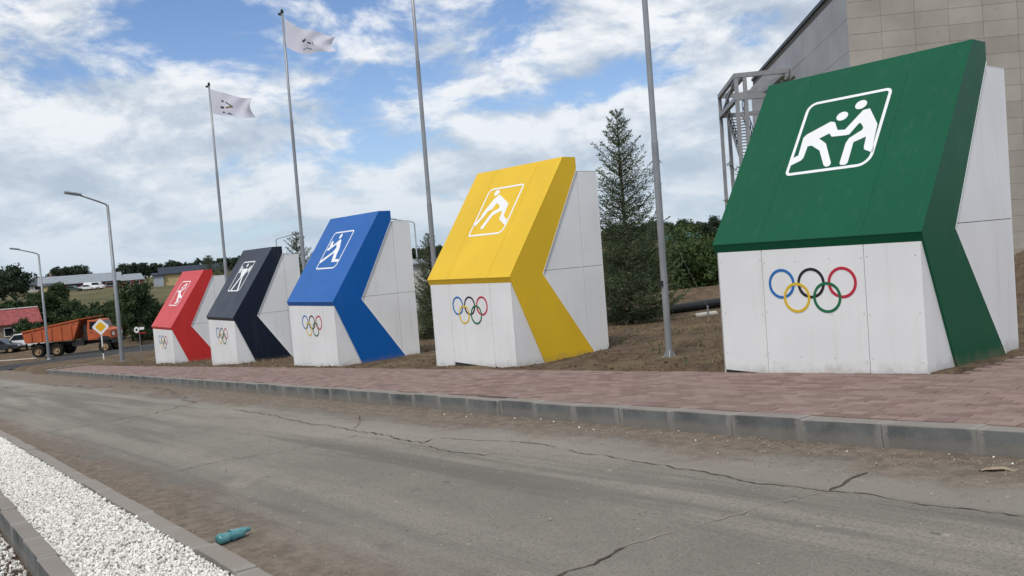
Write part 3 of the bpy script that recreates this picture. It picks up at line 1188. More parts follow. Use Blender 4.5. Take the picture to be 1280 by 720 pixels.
FIG = {
    'green': ([[(0.699, 1.068), (0.754, 1.093), (0.744, 1.328), (0.773, 1.367), (1.029, 1.492), (1.083, 1.474), (1.145, 1.359), (1.235, 1.347), (1.382, 1.572), (1.455, 1.578),
                (1.595, 1.351), (1.612, 1.10), (1.634, 1.064), (1.642, 0.984), (1.531, 1.044), (1.52, 1.073), (1.509, 1.21), (1.381, 1.16), (1.387, 0.902), (1.365, 0.881),
                (1.31, 0.885), (1.295, 0.912), (1.295, 1.164), (1.317, 1.224), (1.443, 1.307), (1.444, 1.339), (1.4, 1.401), (1.377, 1.401), (1.303, 1.274), (1.266, 1.27),
                (1.099, 1.281), (1.059, 1.332), (0.95, 1.284), (1.053, 1.202), (1.192, 0.928), (1.182, 0.894), (1.142, 0.887), (1.111, 0.913), (1.003, 1.118), (0.884, 1.203),
                (0.834, 1.201), (0.829, 1.048), (0.808, 1.019), (0.699, 0.969)],
               ellipse(1.150, 1.540, 0.066, 0.058), ellipse(1.336, 1.652, 0.066, 0.058)]),
    'yellow': ([[(0.691, 1.040), (0.660, 1.060), (0.793, 1.225), (0.784, 1.294), (0.945, 1.583), (1.053, 1.655), (1.436, 1.437), (1.453, 1.23), (1.456, 1.189), (1.602, 1.103),
                 (1.612, 0.997), (1.384, 1.122), (1.368, 1.148), (1.363, 1.263), (1.322, 1.308), (1.129, 1.228), (1.012, 0.973), (0.948, 0.968), (0.93, 1.004), (1.041, 1.252),
                 (1.077, 1.308), (1.239, 1.366), (1.186, 1.43), (1.081, 1.483), (1.051, 1.419), (1.036, 1.37), (0.923, 1.323), (0.871, 1.218), (0.758, 1.06)],
                ellipse(0.942, 1.702, 0.068, 0.058)]),
    'blue': ([[(0.684, 0.983), (0.684, 1.059), (1.11, 1.282), (1.172, 1.382), (1.083, 1.472), (0.819, 1.317), (0.749, 1.321), (0.739, 1.378), (0.796, 1.413), (0.761, 1.491),
               (0.779, 1.576), (0.848, 1.562), (0.9, 1.473), (0.94, 1.452), (1.154, 1.599), (1.22, 1.576), (1.352, 1.344), (1.367, 1.185), (1.408, 1.073), (1.636, 1.062),
               (1.636, 0.998), (1.289, 1.004), (1.269, 1.052), (1.196, 1.25), (0.765, 1.008)],
              ellipse(1.096, 1.682, 0.055, 0.066)]),
    'navy': ([stroke((1.15, 1.36), (0.90, 0.85), 0.085), stroke((1.20, 1.36), (1.48, 0.85), 0.085), [(1.04, 1.32), (1.00, 1.57), (1.34, 1.57), (1.31, 1.32)],
              stroke((0.70, 1.545), (1.62, 1.545), 0.030), stroke((0.78, 1.43), (0.78, 1.66), 0.06), stroke((0.87, 1.46), (0.87, 1.63), 0.05),
              stroke((1.55, 1.43), (1.55, 1.66), 0.06), stroke((1.46, 1.46), (1.46, 1.63), 0.05), stroke((1.02, 1.55), (0.97, 1.42), 0.06), stroke((1.32, 1.55), (1.37, 1.42), 0.06),
              ellipse(1.18, 1.675, 0.055, 0.062)]),
    'red': ([[(0.76, 1.37), (0.80, 1.43), (1.06, 1.45), (1.20, 1.44), (1.24, 1.32), (1.42, 1.24), (1.60, 1.22), (1.60, 1.14), (1.40, 1.15), (1.36, 1.06), (1.52, 1.03), (1.48, 0.95),
              (1.22, 0.90), (1.22, 0.97), (1.36, 0.99), (1.22, 1.05), (1.16, 1.18), (1.05, 1.27), (1.03, 1.37)],
             stroke((1.20, 1.43), (1.43, 1.55), 0.07), stroke((1.43, 1.53), (1.36, 1.72), 0.07), stroke((1.36, 1.70), (1.15, 1.60), 0.06),
             ellipse(1.09, 1.545, 0.06, 0.06)]),
}


def white_ring(name, cx, cz, mat, bumps, frame, parent):
    o, ex, ey, nn = frame
    n = 64
    ro, ri = 0.156, 0.128
    vs, fs = [], []
    for k in range(n):
        a = 2 * math.pi * k / n
        h = 0.004
        for ba, sg in bumps:
            d = (a - R(ba) + math.pi) % (2 * math.pi) - math.pi
            h += sg * 0.0022 * math.exp(-(d / 0.22) ** 2)
        for r_, hh in ((ro, 0.0), (ro, h), (ri, h), (ri, 0.0)):
            vs.append(o + ex * (cx + r_ * math.cos(a)) + ey * (cz + r_ * math.sin(a)) + nn * hh)
    for k in range(n):
        j = (k + 1) % n
        for q in range(3):
            fs.append((4 * k + q, 4 * j + q, 4 * j + q + 1, 4 * k + q + 1))
    return mk(name, vs, fs, mat, parent, smooth=False)


screw_me = None


def block(colname, loc, yaw, label, seed):
    global screw_me
    rr = random.Random(seed)
    root = empty('monument_block', loc, R(yaw), label=label, cat='monument', group='coloured arrow blocks in a row along the pavement')
    xl, xr = -W + HB, -HB
    # inner frame (visible only in the panel gaps)
    core = MB()
    i1 = 0.012
    core.prism_x([(UF + i1, -FH - 0.0), (UF + i1, -DEEP), (UB - i1, -DEEP), (UB - i1, WT - i1), (1.42, WT - i1), (0.5, -FH)], xl + i1, xr - i1)
    core.build('inner_frame', 'core', root)
    V3 = Vector
    # front panels
    fr = (V3((0, UF + i1 + 0.001, 0)), V3((1, 0, 0)), V3((0, 0, 1)), V3((0, -1, 0)))
    g = 0.0035
    cuts = [xl, -W + 0.605, -W + 1.765, xr]
    bots = {'green': ([(0, -1.392), (0.605, -1.408)], [(0.605, -1.412), (0.9, -1.418), (1.05, -1.402), (1.2, -1.408), (1.45, -1.392), (1.765, -1.380)], [(1.765, -1.385), (2.02, -1.372), (2.13, -1.318), (2.361, -1.302)]),
            'yellow': ([(0, -1.62), (0.605, -1.62)], [(0.605, -1.405), (1.70, -1.432), (1.765, -1.45)], [(1.765, -1.405), (1.9, -1.44), (2.05, -1.62), (2.361, -1.62)])}.get(colname)
    for i in range(3):
        a = cuts[i] + (g if i else 0)
        b = cuts[i + 1] - (g if i < 2 else 0)
        low = [(a, -DEEP), (b, -DEEP)] if not bots else [(min(max(q - W, a), b), v) for q, v in bots[i]]
        pts = [(a, -FH + 0.02)] + low + [(b, -FH + 0.02)]
        poly_solid('front_panel', pts, i1, fr, 'white_panel', root)
    # side panels, both sides
    for side in (0, 1):
        x = xr - i1 - 0.001 if side else xl + i1 + 0.001
        f2 = (V3((x, 0, 0)), V3((0, 1, 0)), V3((0, 0, 1)), V3((1 if side else -1, 0, 0)))
        line = lambda v: P4[0] + (v - P4[1]) * INX
        lower = lambda v: P4[0] - K5 * (v - P4[1])
        g2 = 0.0035
        polys = [
            [(line(SEAM + g2) - 0.03, SEAM + g2), (UJ - g2, SEAM + g2), (UJ - g2, WT), (line(WT) - 0.03, WT)],
            [(UJ + g2, SEAM + g2), (UB, SEAM + g2), (UB, WT), (UJ + g2, WT)],
            [(P4[0] - 0.03, 0.0), (line(SEAM - g2) - 0.03, SEAM - g2), (UJ - g2, SEAM - g2), (UJ - g2, P4[1] - (UJ - g2 - P4[0]) / K5 - 0.04)],
            [(UJ + g2, SEAM - g2), (UB, SEAM - g2), (UB, -DEEP), (lower(-DEEP) - 0.03, -DEEP), (UJ + g2, P4[1] - (UJ + g2 - P4[0]) / K5 - 0.04)],
            [(UF + 0.001, -FH + 0.02), (UF + 0.001, -DEEP), (K6 * DEEP + 0.03, -DEEP), (K6 * FH + 0.03, -FH + 0.02)],
        ]
        for p in polys:
            poly_solid('side_panel', p, i1, f2, 'white_panel', root)
    bk = MB()
    bk.box(xl, xr, UB - i1 + 0.001, UB + 0.001, -DEEP, WT)
    bk.build('back_panel', 'white_panel', root)
    tp = MB()
    tp.box(xl + 0.001, xr - 0.001, 1.46, UB - 0.001, WT - i1 + 0.001, WT + 0.002)
    tp.build('top_panel', 'white_panel', root)
    # the coloured arrow: a folded slab running through the block
    ch = MB()
    d6, d5 = (K6 * DEEP, -DEEP), (P4[0] + K5 * DEEP, -DEEP)
    ch.prism_x([T, P1, P2, P3, P4, d5, d6], -W, 0)
    arrow = ch.build('arrow_slab', colname, root)
    # sloping sheets on top of it
    sdir = V3((0, P1[0] / SL, P1[1] / SL))
    nrm = V3((0, -P1[1] / SL, P1[0] / SL))
    fs_ = (V3((-W, 0, 0)), V3((1, 0, 0)), sdir, nrm)
    sc = [0.0, 0.605, 1.765, W]
    gap = 0.003 if colname == 'yellow' else 0.0012
    for i in range(3):
        a = sc[i] + (gap if i else -0.002)
        b = sc[i + 1] - (gap if i < 2 else -0.002)
        fi = (fs_[0] + nrm * 0.0, fs_[1], fs_[2], fs_[3])
        poly_solid('slope_sheet', [(a, 0.001), (b, 0.001), (b, SL - 0.001), (a, SL - 0.001)], 0.008, fi, colname, arrow)
    # light edge trims along the inner fold
    for x0, x1 in ((-0.0015, 0.004), (-W - 0.004, -W + 0.0015)):
        tr = MB()
        q0, q1 = V3((0, *P4)), V3((0, *d5))
        for (pa, pb, wd) in ((q0, q1, 0.016), (V3((0, *P4)), V3((0, *P3)), 0.007)):
            d = (pb - pa).normalized()
            s = V3((0, -d.z, d.y)) * wd
            if s.y < 0:
                s = -s
            if abs(x0) < 0.1:
                xa, xb = -HB - 0.002, 0.003
            else:
                xa, xb = -W - 0.003, -W + HB + 0.002
            tr.add([(xa, pa.y, pa.z), (xb, pa.y, pa.z), (xb, pb.y, pb.z), (xa, pb.y, pb.z), (xa, pa.y + s.y, pa.z + s.z), (xb, pa.y + s.y, pa.z + s.z), (xb, pb.y + s.y, pb.z + s.z), (xa, pb.y + s.y, pb.z + s.z)],
                   [(0, 3, 2, 1), (4, 5, 6, 7), (0, 1, 5, 4), (1, 2, 6, 5), (2, 3, 7, 6), (3, 0, 4, 7)])
        tr.build('edge_trim', 'print_white', arrow)
    # pictogram
    pf = (fs_[0] + nrm * 0.009, fs_[1], fs_[2], fs_[3])
    rads = (0.06, 0.15, 0.07, 0.12)
    outer = round_rect(0.664, 1.650, 0.832, 1.812, rads)
    th_ = 0.034
    inner = round_rect(0.664 + th_, 1.650 - th_, 0.832 + th_, 1.812 - th_, tuple(max(0.02, q - th_) for q in rads))
    pic = ring_solid('pictogram', outer, inner, 0.003, pf, 'print_white', root)
    for i, pts in enumerate(FIG[colname]):
        ff_ = (pf[0] + nrm * (0.0004 * i - 0.001), pf[1], pf[2], pf[3])
        poly_solid('figure', pts, 0.004, ff_, 'print_white', pic)
    # five rings
    rf_ = (V3((-W, UF + 0.0005, 0)), V3((1, 0, 0)), V3((0, 0, 1)), V3((0, -1, 0)))
    data = [(0.833, -0.445, 'ring_blue', [(-35, 1), (-72, -1)]), (1.178, -0.445, 'ring_black', [(215, 1), (252, -1), (-35, 1), (-72, -1)]), (1.523, -0.445, 'ring_red', [(215, 1), (252, -1)]),
            (1.005, -0.592, 'ring_yellow', [(145, -1), (108, 1), (35, -1), (72, 1)]), (1.350, -0.592, 'ring_green', [(145, -1), (108, 1), (35, -1), (72, 1)])]
    for cx, cz, mt, bp in data:
        white_ring('ring', cx, cz, mt, bp, rf_, root)
    # screw heads of the front sheets
    if screw_me is None:
        k = MB()
        k.lathe([(0.0, -0.003), (0.006, -0.003), (0.0075, 0.0)], 8, 'y')
        so = k.build('screw', 'screw')
        screw_me = so.data
        bpy.data.objects.remove(so)
    for cx in (-W + 0.08, -W + 0.58, -W + 0.63, -W + 1.0, -W + 1.4, -W + 1.74, -W + 1.79, -W + 2.28):
        for cz in (-0.2, -0.75, -1.2):
            obj('screw', screw_me, root, (cx + rr.uniform(-0.01, 0.01), UF, cz + rr.uniform(-0.02, 0.02)))
    return root


BL = {}
for args in (('green', (-4.136, 7.805, 1.230), 1.63, 'white block with a dark green arrow and two grappling figures, beside the concrete hall', 1),
             ('yellow', (-10.799, 8.110, 0.945), 0.54, 'white block with a bright yellow arrow and a bent single figure', 2),
             ('blue', (-16.774, 7.993, 0.572), 0.24, 'white block with a bright blue arrow and a striding figure', 3),
             ('navy', (-23.389, 8.213, 0.121), -1.24, 'white block with a navy black arrow and a figure lifting a barbell', 4),
             ('red', (-30.192, 8.498, -0.334), -0.02, 'white block with a bright red arrow, at the street corner end of the row', 5)):
    BL[args[0]] = block(*args)

# ------------------------------------------------------------------ flagpoles and flags
POLE_Y = 9.28
POLE_X = [-8.71, -14.80, -20.95, -26.70]


def flagpole(x, h, label):
    z = gz(x, POLE_Y) - 0.02
    r = empty('flagpole', (x, POLE_Y, z), label=label, cat='flagpole', group='flagpoles behind the blocks')
    s1, s2 = h * 0.36, h * 0.69
    MB().lathe([(0.049, 0.0), (0.049, s1)], 14).build('lower_tube', 'galv', r, True)
    MB().lathe([(0.049, s1), (0.042, s1 + 0.06), (0.040, s2)], 14).build('middle_tube', 'galv', r, True)
    MB().lathe([(0.040, s2), (0.033, s2 + 0.05), (0.029, h), (0.0, h + 0.003)], 14).build('upper_tube', 'galv', r, True)
    MB().box(-0.09, 0.09, -0.09, 0.09, -0.05, 0.010).build('base_plate', 'galv', r)
    for i in range(4):
        a = R(45 + 90 * i)
        d = Vector((math.cos(a), math.sin(a), 0))
        g = MB()
        sd = Vector((-d.y, d.x, 0)) * 0.004
        p = [d * 0.042, d * 0.09, d * 0.048 + Vector((0, 0, 0.10))]
        p[0].z = p[1].z = 0.010
        g.add([q - sd for q in p] + [q + sd for q in p], [(0, 1, 2), (5, 4, 3), (0, 3, 4, 1), (1, 4, 5, 2), (2, 5, 3, 0)])
        g.build('gusset', 'galv', r)
    MB().box(-0.02, 0.02, -0.085, -0.05, 1.02, 1.10).build('crank_cap', 'dark', r)
    MB().lathe([(0.0, h - 0.005), (0.035, h), (0.042, h + 0.04), (0.028, h + 0.09), (0.0, h + 0.11)], 12).build('finial', 'dark', r, True)
    cap = MB()
    cap.bar((0, 0, h - 0.03), (-0.04, -0.09, h - 0.02), 0.05, 0.05)
    cap.build('pulley', 'dark', r)
    return z


zs = []
for x, h, lb in zip(POLE_X, (8.5, 8.5, 8.72, 8.36), ('galvanised flagpole standing on bare soil between the yellow and green blocks', 'galvanised flagpole between the blue and yellow blocks',
                                                 'galvanised flagpole with a stretched flag, rising behind the navy and blue blocks', 'galvanised flagpole with a drooping flag, rising behind the red and navy blocks')):
    zs.append(flagpole(x, h, lb))


def flag(pole, h, hoist, fly, droop, seed, label, marks):
    x, z0 = POLE_X[pole], zs[pole]
    nu, nv = 70, 48
    fx, fy = 0.56, 0.83
    vs, fs, mi = [], [], []
    rr = random.Random(seed)
    ph = rr.uniform(0, 6)
    for j in range(nv + 1):
        t = j / nv
        for i in range(nu + 1):
            s = i / nu
            wave = 0.10 * s ** 0.7 * math.sin(7.0 * s - 2.2 * t + ph) + 0.035 * s * math.sin(15 * s + 5 * t + ph * 2)
            top = -droop[0] * (1 - math.exp(-3.0 * s)) - droop[1] * s
            hh = hoist * (1 - droop[2] * s)
            zz = top - t * hh + 0.03 * s * math.sin(9 * s + 1.0 + ph)
            along = fly * s * (1 - 0.10 * math.sin(t * 3.1)) + 0.045
            vs.append((fx * along - fy * wave, fy * along + fx * wave, zz))
    for j in range(nv):
        for i in range(nu):
            a = j * (nu + 1) + i
            fs.append((a, a + 1, a + nu + 2, a + nu + 1))
            s, t = (i + 0.5) / nu, (j + 0.5) / nv
            mi.append(marks(s, t))
    o = mk('flag', vs, fs, ['flag', 'flag_print', 'flag_gold'], None, True, loc=(x, POLE_Y, z0 + h - 0.10))
    o.data.polygons.foreach_set('material_index', mi)
    tag(o, label, 'flag', 'white flags')
    return o


def marks_a(s, t):
    # dark emblem of slanting strokes and letters
    if 0.36 < s < 0.44 and abs(t - (0.50 - (s - 0.36) * 1.2)) < 0.05:
        return 1
    if 0.47 < s < 0.56 and abs(t - 0.52 - (s - 0.47) * 0.6) < 0.035:
        return 1
    if 0.585 < s < 0.60 and 0.50 < t < 0.68:
        return 1
    if 0.34 < s < 0.54 and abs(t - 0.78 - 0.04 * math.sin(s * 40)) < 0.018:
        return 1
    return 0


def marks_b(s, t):
    if 0.36 < s < 0.54:
        w = (s - 0.36) / 0.18
        if abs(t - (0.40 + 0.13 * w)) < 0.028 or abs(t - (0.66 - 0.13 * w)) < 0.05:
            return 2 if t > 0.53 else 1
    if 0.22 < s < 0.32 and (0.60 < t < 0.70 or (0.34 < t < 0.42 and s > 0.25)):
        return 1
    if 0.24 < s < 0.48 and abs(t - 0.86 - (s - 0.24) * 0.25) < 0.03 and (s < 0.31 or s > 0.37):
        return 1
    return 0


flag(2, 8.72, 0.74, 1.22, (0.42, 0.12, 0.50), 3, 'white flag with dark lettering stretched by the wind on the pole behind the navy block', marks_a)
flag(3, 8.36, 0.74, 1.25, (0.10, 0.30, 0.25), 5, 'sagging white flag with a dark and gold emblem on the pole behind the red block', marks_b)


# ------------------------------------------------------------------ street lamps
def lamp(x, y, h, arm, ang, label, zbase=None, w=1.0):
    z = (gz(x, y) if zbase is None else zbase) - 0.03
    r = empty('street_lamp', (x, y, z), ang, label=label, cat='street lamp', group='street lamps')
    MB().lathe([(0.095 * w, 0), (0.085 * w, 1.2), (0.055 * w, h), (0, h + 0.002)], 12).build('post', 'lamp_grey', r, True)
    MB().lathe([(0.13 * w, -0.1), (0.13 * w, 0.06), (0.10 * w, 0.07)], 12).build('base', 'lamp_grey', r, True)
    a = MB()
    a.tube([(0, 0, h - 0.12), (0.06, 0, h + 0.02), (0.35, 0, h + 0.14), (arm - 0.5, 0, h + 0.42)], 0.036 * w, 8)
    a.build('arm', 'lamp_grey', r, True)
    hd = MB()
    hd.prism_x([(-0.10, -0.03), (0.10, -0.03), (0.11, 0.02), (0.06, 0.07), (-0.06, 0.07), (-0.11, 0.02)], 0, 0.62)
    ho = hd.build('lamp_head', 'lamp_grey', r, loc=(arm - 0.58, 0, h + 0.41), rot=(0, R(-9), 0))
    MB().box(0.08, 0.56, -0.075, 0.075, -0.042, -0.028).build('lens', 'sign_white', ho)
    return r


lamp(-39.49, 9.02, 6.62, 1.62, R(-80), 'grey street lamp standing beside the end of the red pavement')
lamp(-72.51, 11.53, 7.75, 1.85, R(-80), 'grey street lamp in front of the rear of the orange truck', zbase=-3.95, w=1.15)
lx, ly = ray_at(-0.1045, 88)
lamp(lx, ly, 3.55 + EYE - gz(lx, ly), 2.4, R(-100), 'distant street lamp rising behind the blue block', w=1.2)
lx, ly = ray_at(-0.262, 120)
lamp(lx, ly, 4.0 + EYE - gz(lx, ly), 2.2, R(60), 'distant street lamp rising behind the navy block', w=1.3)

# ------------------------------------------------------------------ road signs
sx0, sy0 = -47.39, 9.97
sg = empty('road_sign', (sx0, sy0, gz(sx0, sy0)), R(-70), label='yellow and white diamond priority sign on a white post', cat='road sign')
MB().lathe([(0.032, 0.62), (0.032, 1.45)], 10).build('post', 'sign_white', sg, True)
MB().lathe([(0.032, -0.1), (0.032, 0.30)], 10).build('post_foot', 'sign_white', sg, True)
MB().lathe([(0.033, 0.30), (0.033, 0.62)], 10).build('post_band', 'dark', sg, True)


def diamond(name, hd, x0, x1, mat, parent):
    k = MB()
    c = 1.62
    pr = []
    for i in range(4):
        a0 = R(90 * i)
        d = (math.cos(a0), math.sin(a0))
        q = (math.cos(a0 + R(90)), math.sin(a0 + R(90)))
        r_ = 0.09
        pr.append((d[0] * hd * (1 - r_) - q[0] * hd * r_, c + d[1] * hd * (1 - r_) - q[1] * hd * r_))
        pr.append((d[0] * hd * (1 - r_) + q[0] * hd * r_, c + d[1] * hd * (1 - r_) + q[1] * hd * r_))
    k.prism_x(pr, x0, x1)
    return k.build(name, mat, parent)


diamond('sign_plate', 0.42, 0.034, 0.042, 'sign_white', sg)
diamond('sign_face', 0.265, 0.0425, 0.046, 'sign_yellow', sg)
# rotate so that the plate faces the carriageway user
sg.rotation_euler = (0, 0, math.atan2(-0.46, 0.88))

sx1, sy1 = -53.2, 13.2
s2 = empty('road_sign', (sx1, sy1, gz(sx1, sy1)), math.atan2(-0.5, 0.86), label='small round white sign with an oblong plate on a thin post by the dark road', cat='road sign')
MB().lathe([(0.025, -0.1), (0.025, 1.65)], 8).build('post', 'galv', s2, True)
MB().lathe([(0.0, 0.03), (0.20, 0.03), (0.20, 0.036), (0.0, 0.036)], 20, 'x', (0, -0.2, 1.45)).build('round_plate', 'sign_white', s2)
MB().lathe([(0.0, 0.0365), (0.09, 0.0365), (0.09, 0.039), (0.0, 0.039)], 16, 'x', (0, -0.2, 1.45)).build('round_mark', 'dark', s2)
MB().box(0.03, 0.036, 0.02, 0.42, 1.44, 1.60).build('oblong_plate', 'sign_white', s2)
MB().box(0.03, 0.036, -0.05, 0.55, 1.20, 1.26).build('lower_strip', 'sign_red', s2)
s2.scale = (0.68, 0.68, 0.9)

# ------------------------------------------------------------------ trees
def spruce_mesh(seed, Ht, Rad, dens=1.0):
    r = random.Random(seed)
    trunk = MB()
    pts = [(0, 0, -0.3), (0.01, 0, Ht * 0.3), (0.0, 0.012, Ht * 0.7), (0, 0, Ht)]
    trunk.tube(pts, [Ht * 0.016, Ht * 0.012, Ht * 0.006, 0.006], 8)
    V, F, A = [], [], []

    def needle(p, d, L, w, side):
        s = d.cross(side)
        if s.length < 1e-4:
            return
        s.normalize()
        b = len(V)
        q = p + d * (L * 0.45)
        V.extend([tuple(p), tuple(q + s * w), tuple(p + d * L), tuple(q - s * w)])
        F.append((b, b + 1, b + 2, b + 3))
        A.append(r.random())

    wood = MB()
    nwh = int(34 * dens)
    for w in range(nwh):
        fr = (w + r.random() * 0.8) / nwh
        h = Ht * (0.03 + 0.95 * fr ** 1.02)
        prof = (1 - fr) ** 0.78 * (0.78 + 0.22 * min(1, fr * 6 + 0.35))
        nb = max(3, int((8.5 - 4.5 * fr) * (0.85 + 0.3 * r.random())))
        a0 = r.random() * 6.28
        for b in range(nb):
            az = a0 + 6.283 * b / nb + r.uniform(-0.35, 0.35)
            L = Rad * prof * r.uniform(0.62, 1.25) * (0.92 + 0.22 * math.sin(az * 2 + seed) * math.sin(fr * 11 + seed)) + 0.07
            rise = -0.02 + 1.0 * fr + r.uniform(-0.1, 0.15)
            hz = Vector((math.cos(az), math.sin(az), 0))
            side = Vector((-hz.y, hz.x, 0))
            pb = []
            nseg = 6
            for k in range(nseg + 1):
                t = k / nseg
                pb.append(hz * (L * t) + Vector((0, 0, h + L * (rise * t + (0.30 - 0.25 * fr) * t * t - 0.10 * math.sin(t * 3.1) * (1 - fr)))) + side * (0.03 * math.sin(t * 4 + az)))
            wood.tube([pb[0], pb[3], pb[6]], [0.008 + 0.008 * L, 0.006, 0.002], 3, False)
            # needles along the main axis and along side twigs
            nt = int(5 + L * 13)
            for k in range(nt):
                t = 0.12 + 0.88 * (k + r.random()) / nt
                i = min(int(t * nseg), nseg - 1)
                p = pb[i].lerp(pb[i + 1], t * nseg - i)
                d = (pb[i + 1] - pb[i]).normalized()
                for sgn in (-1, 1):
                    tl = (0.07 + 0.42 * L * (1 - t) ** 0.8 * r.uniform(0.5, 1.2)) * (0.9 if t < 0.9 else 0.6)
                    td = (d * r.uniform(0.45, 0.9) + side * sgn * r.uniform(0.6, 1.0) + Vector((0, 0, r.uniform(-0.35, 0.30)))).normalized()
                    nn_ = max(3, int(tl / (0.027 + 0.014 * fr)))
                    for q in range(nn_):
                        pp = p + td * (tl * q / nn_)
                        nd = (td + Vector((r.uniform(-0.75, 0.75), r.uniform(-0.75, 0.75), r.uniform(-0.45, 0.65)))).normalized()
                        needle(pp, nd, r.uniform(0.05, 0.09), r.uniform(0.007, 0.012), Vector((r.uniform(-1, 1), r.uniform(-1, 1), r.uniform(-1, 1))))
                    needle(p + td * tl * 0.8, td, 0.06, 0.010, Vector((0, 0, 1)))
    for k in range(90):
        hh = Ht * r.uniform(0.85, 1.0)
        a = r.random() * 6.28
        needle(Vector((0, 0, hh)), Vector((math.cos(a), math.sin(a), r.uniform(0.3, 1.2))).normalized(), 0.06, 0.008, Vector((0, 0, 1)))
    me = bpy.data.meshes.new('crown')
    me.from_pydata(V + wood.v, [], F + [tuple(len(V) + i for i in f) for f in wood.f])
    me.materials.append(M['needle'])
    me.materials.append(M['bark'])
    me.polygons.foreach_set('material_index', [0] * len(F) + [1] * len(wood.f))
    at = me.attributes.new('rnd', 'FLOAT', 'FACE')
    at.data.foreach_set('value', np.array(A + [0.3] * len(wood.f), np.float32))
    to = trunk.build('trunk', 'bark', None, True)
    tm = to.data
    bpy.data.objects.remove(to)
    return tm, me


SP = [spruce_mesh(5, 4.7, 1.40), spruce_mesh(9, 4.3, 1.45)]


def spruce(which, x, y, sc, rz, label, z=None, zs_=1.0):
    tm, cm = SP[which]
    o = empty('spruce_tree', (x, y, gz(x, y) - 0.03 if z is None else z), rz, label=label, cat='tree', group='spruce trees behind the blocks')
    o.scale = (sc, sc, sc * zs_)
    obj('trunk', tm, o)
    obj('crown', cm, o)
    return o


spruce(0, -15.6, 15.35, 1.04, 0.4, 'full spruce tree with a bare leader, beside the flagpole next to the yellow block', zs_=1.08)
spruce(1, -22.30, 13.85, 0.72, 2.0, 'small spruce tree in the gap between the blue and yellow blocks')
lx, ly = ray_at(0.327, 14.6)
spruce(1, lx, ly, 0.95, 1.1, 'spruce tree mostly hidden behind the green block')
spruce(0, -29.6, 12.9, 0.88, 3.0, 'spruce tree whose top shows above the navy and blue blocks')
spruce(0, -36.8, 12.6, 0.80, 5.0, 'spruce tree whose top shows above the red and navy blocks')
lx, ly = ray_at(-0.340, 47)
spruce(1, lx, ly, 0.98, 0.3, 'slender spruce tree farther back between the red and navy blocks', zs_=1.15)


def leafy_mesh(seed, Ht, Rad, nleaf, size, trunk_h, mat, clumps=26, squash=1.0):
    r = np.random.default_rng(seed)
    cz = trunk_h + (Ht - trunk_h) * 0.5
    hz = (Ht - trunk_h) * 0.5
    # clump centres in an uneven ellipsoid
    d = r.normal(size=(clumps, 3))
    d /= np.linalg.norm(d, axis=1)[:, None]
    rad = r.uniform(0.35, 0.95, clumps) ** 0.7
    cc = d * rad[:, None] * np.array([Rad, Rad, hz]) * r.uniform(0.75, 1.1, (clumps, 1)) + np.array([0, 0, cz])
    cs = r.uniform(0.20, 0.40, clumps) * min(Rad, hz)
    which = r.integers(0, clumps, nleaf)
    off = r.normal(size=(nleaf, 3))
    off /= np.linalg.norm(off, axis=1)[:, None]
    off *= (r.random(nleaf) ** 0.45)[:, None]
    p = cc[which] + off * cs[which][:, None] * np.array([1.15, 1.15, 0.9])
    p[:, 2] = np.maximum(p[:, 2], 0.05)
    a = r.normal(size=(nleaf, 3))
    a /= np.linalg.norm(a, axis=1)[:, None]
    b = np.cross(a, r.normal(size=(nleaf, 3)))
    b /= np.linalg.norm(b, axis=1)[:, None]
    s = size * r.uniform(0.55, 1.3, nleaf)[:, None]
    v = np.stack([p - a * s, p + b * s * 0.55, p + a * s, p - b * s * 0.55], 1).reshape(-1, 3)
    me = bpy.data.meshes.new('crown')
    me.from_pydata(v.tolist(), [], np.arange(nleaf * 4).reshape(-1, 4).tolist())
    me.materials.append(M[mat])
    at = me.attributes.new('rnd', 'FLOAT', 'FACE')
    tone = np.clip(r.random(clumps)[which] * 0.5 + r.random(nleaf) * 0.5, 0, 1)
    at.data.foreach_set('value', tone.astype(np.float32))
    tk = MB()
    tk.tube([(0, 0, -0.8), (0.03 * Rad, 0, trunk_h), (0, 0.02, cz)], [Ht * 0.028, Ht * 0.02, Ht * 0.008], 7)
    for i in range(6):
        tk.tube([(0, 0, trunk_h * (0.8 + 0.1 * i)), tuple(cc[i])], [Ht * 0.011, Ht * 0.004], 5)
    to = tk.build('trunk', 'bark', None, True)
    tm = to.data
    bpy.data.objects.remove(to)
    return tm, me


def leafy(meshes, x, y, sc, rz, name, label, group, zs_=1.0, z=None):
    o = empty(name, (x, y, gz(x, y) - 0.05 if z is None else z), rz, label=label, cat='tree' if 'tree' in name else 'shrub', group=group)
    o.scale = (sc, sc, sc * zs_)
    obj('trunk', meshes[0], o)
    obj('crown', meshes[1], o)
    return o


FAR = [leafy_mesh(60 + i, 7.0, (2.9, 2.5, 3.3)[i], 3600, 0.30, 0.25, 'leaf_far', 60) for i in range(3)]
POP = [leafy_mesh(80 + i, 8.0, 1.6, 2200, 0.30, 0.2, 'leaf_far', 30) for i in range(2)]
BUSH = [leafy_mesh(90 + i, (3.4, 4.6, 2.8)[i], (1.9, 1.7, 2.0)[i], 4200, 0.16, 0.2, 'leaf', 40) for i in range(3)]
SHR = [leafy_mesh(100 + i, (2.1, 1.7, 2.5)[i], (1.25, 1.2, 1.1)[i], 5200, 0.065, 0.1, 'shrub', 46) for i in range(3)]

# tree belt on the far rise
rr = random.Random(5)


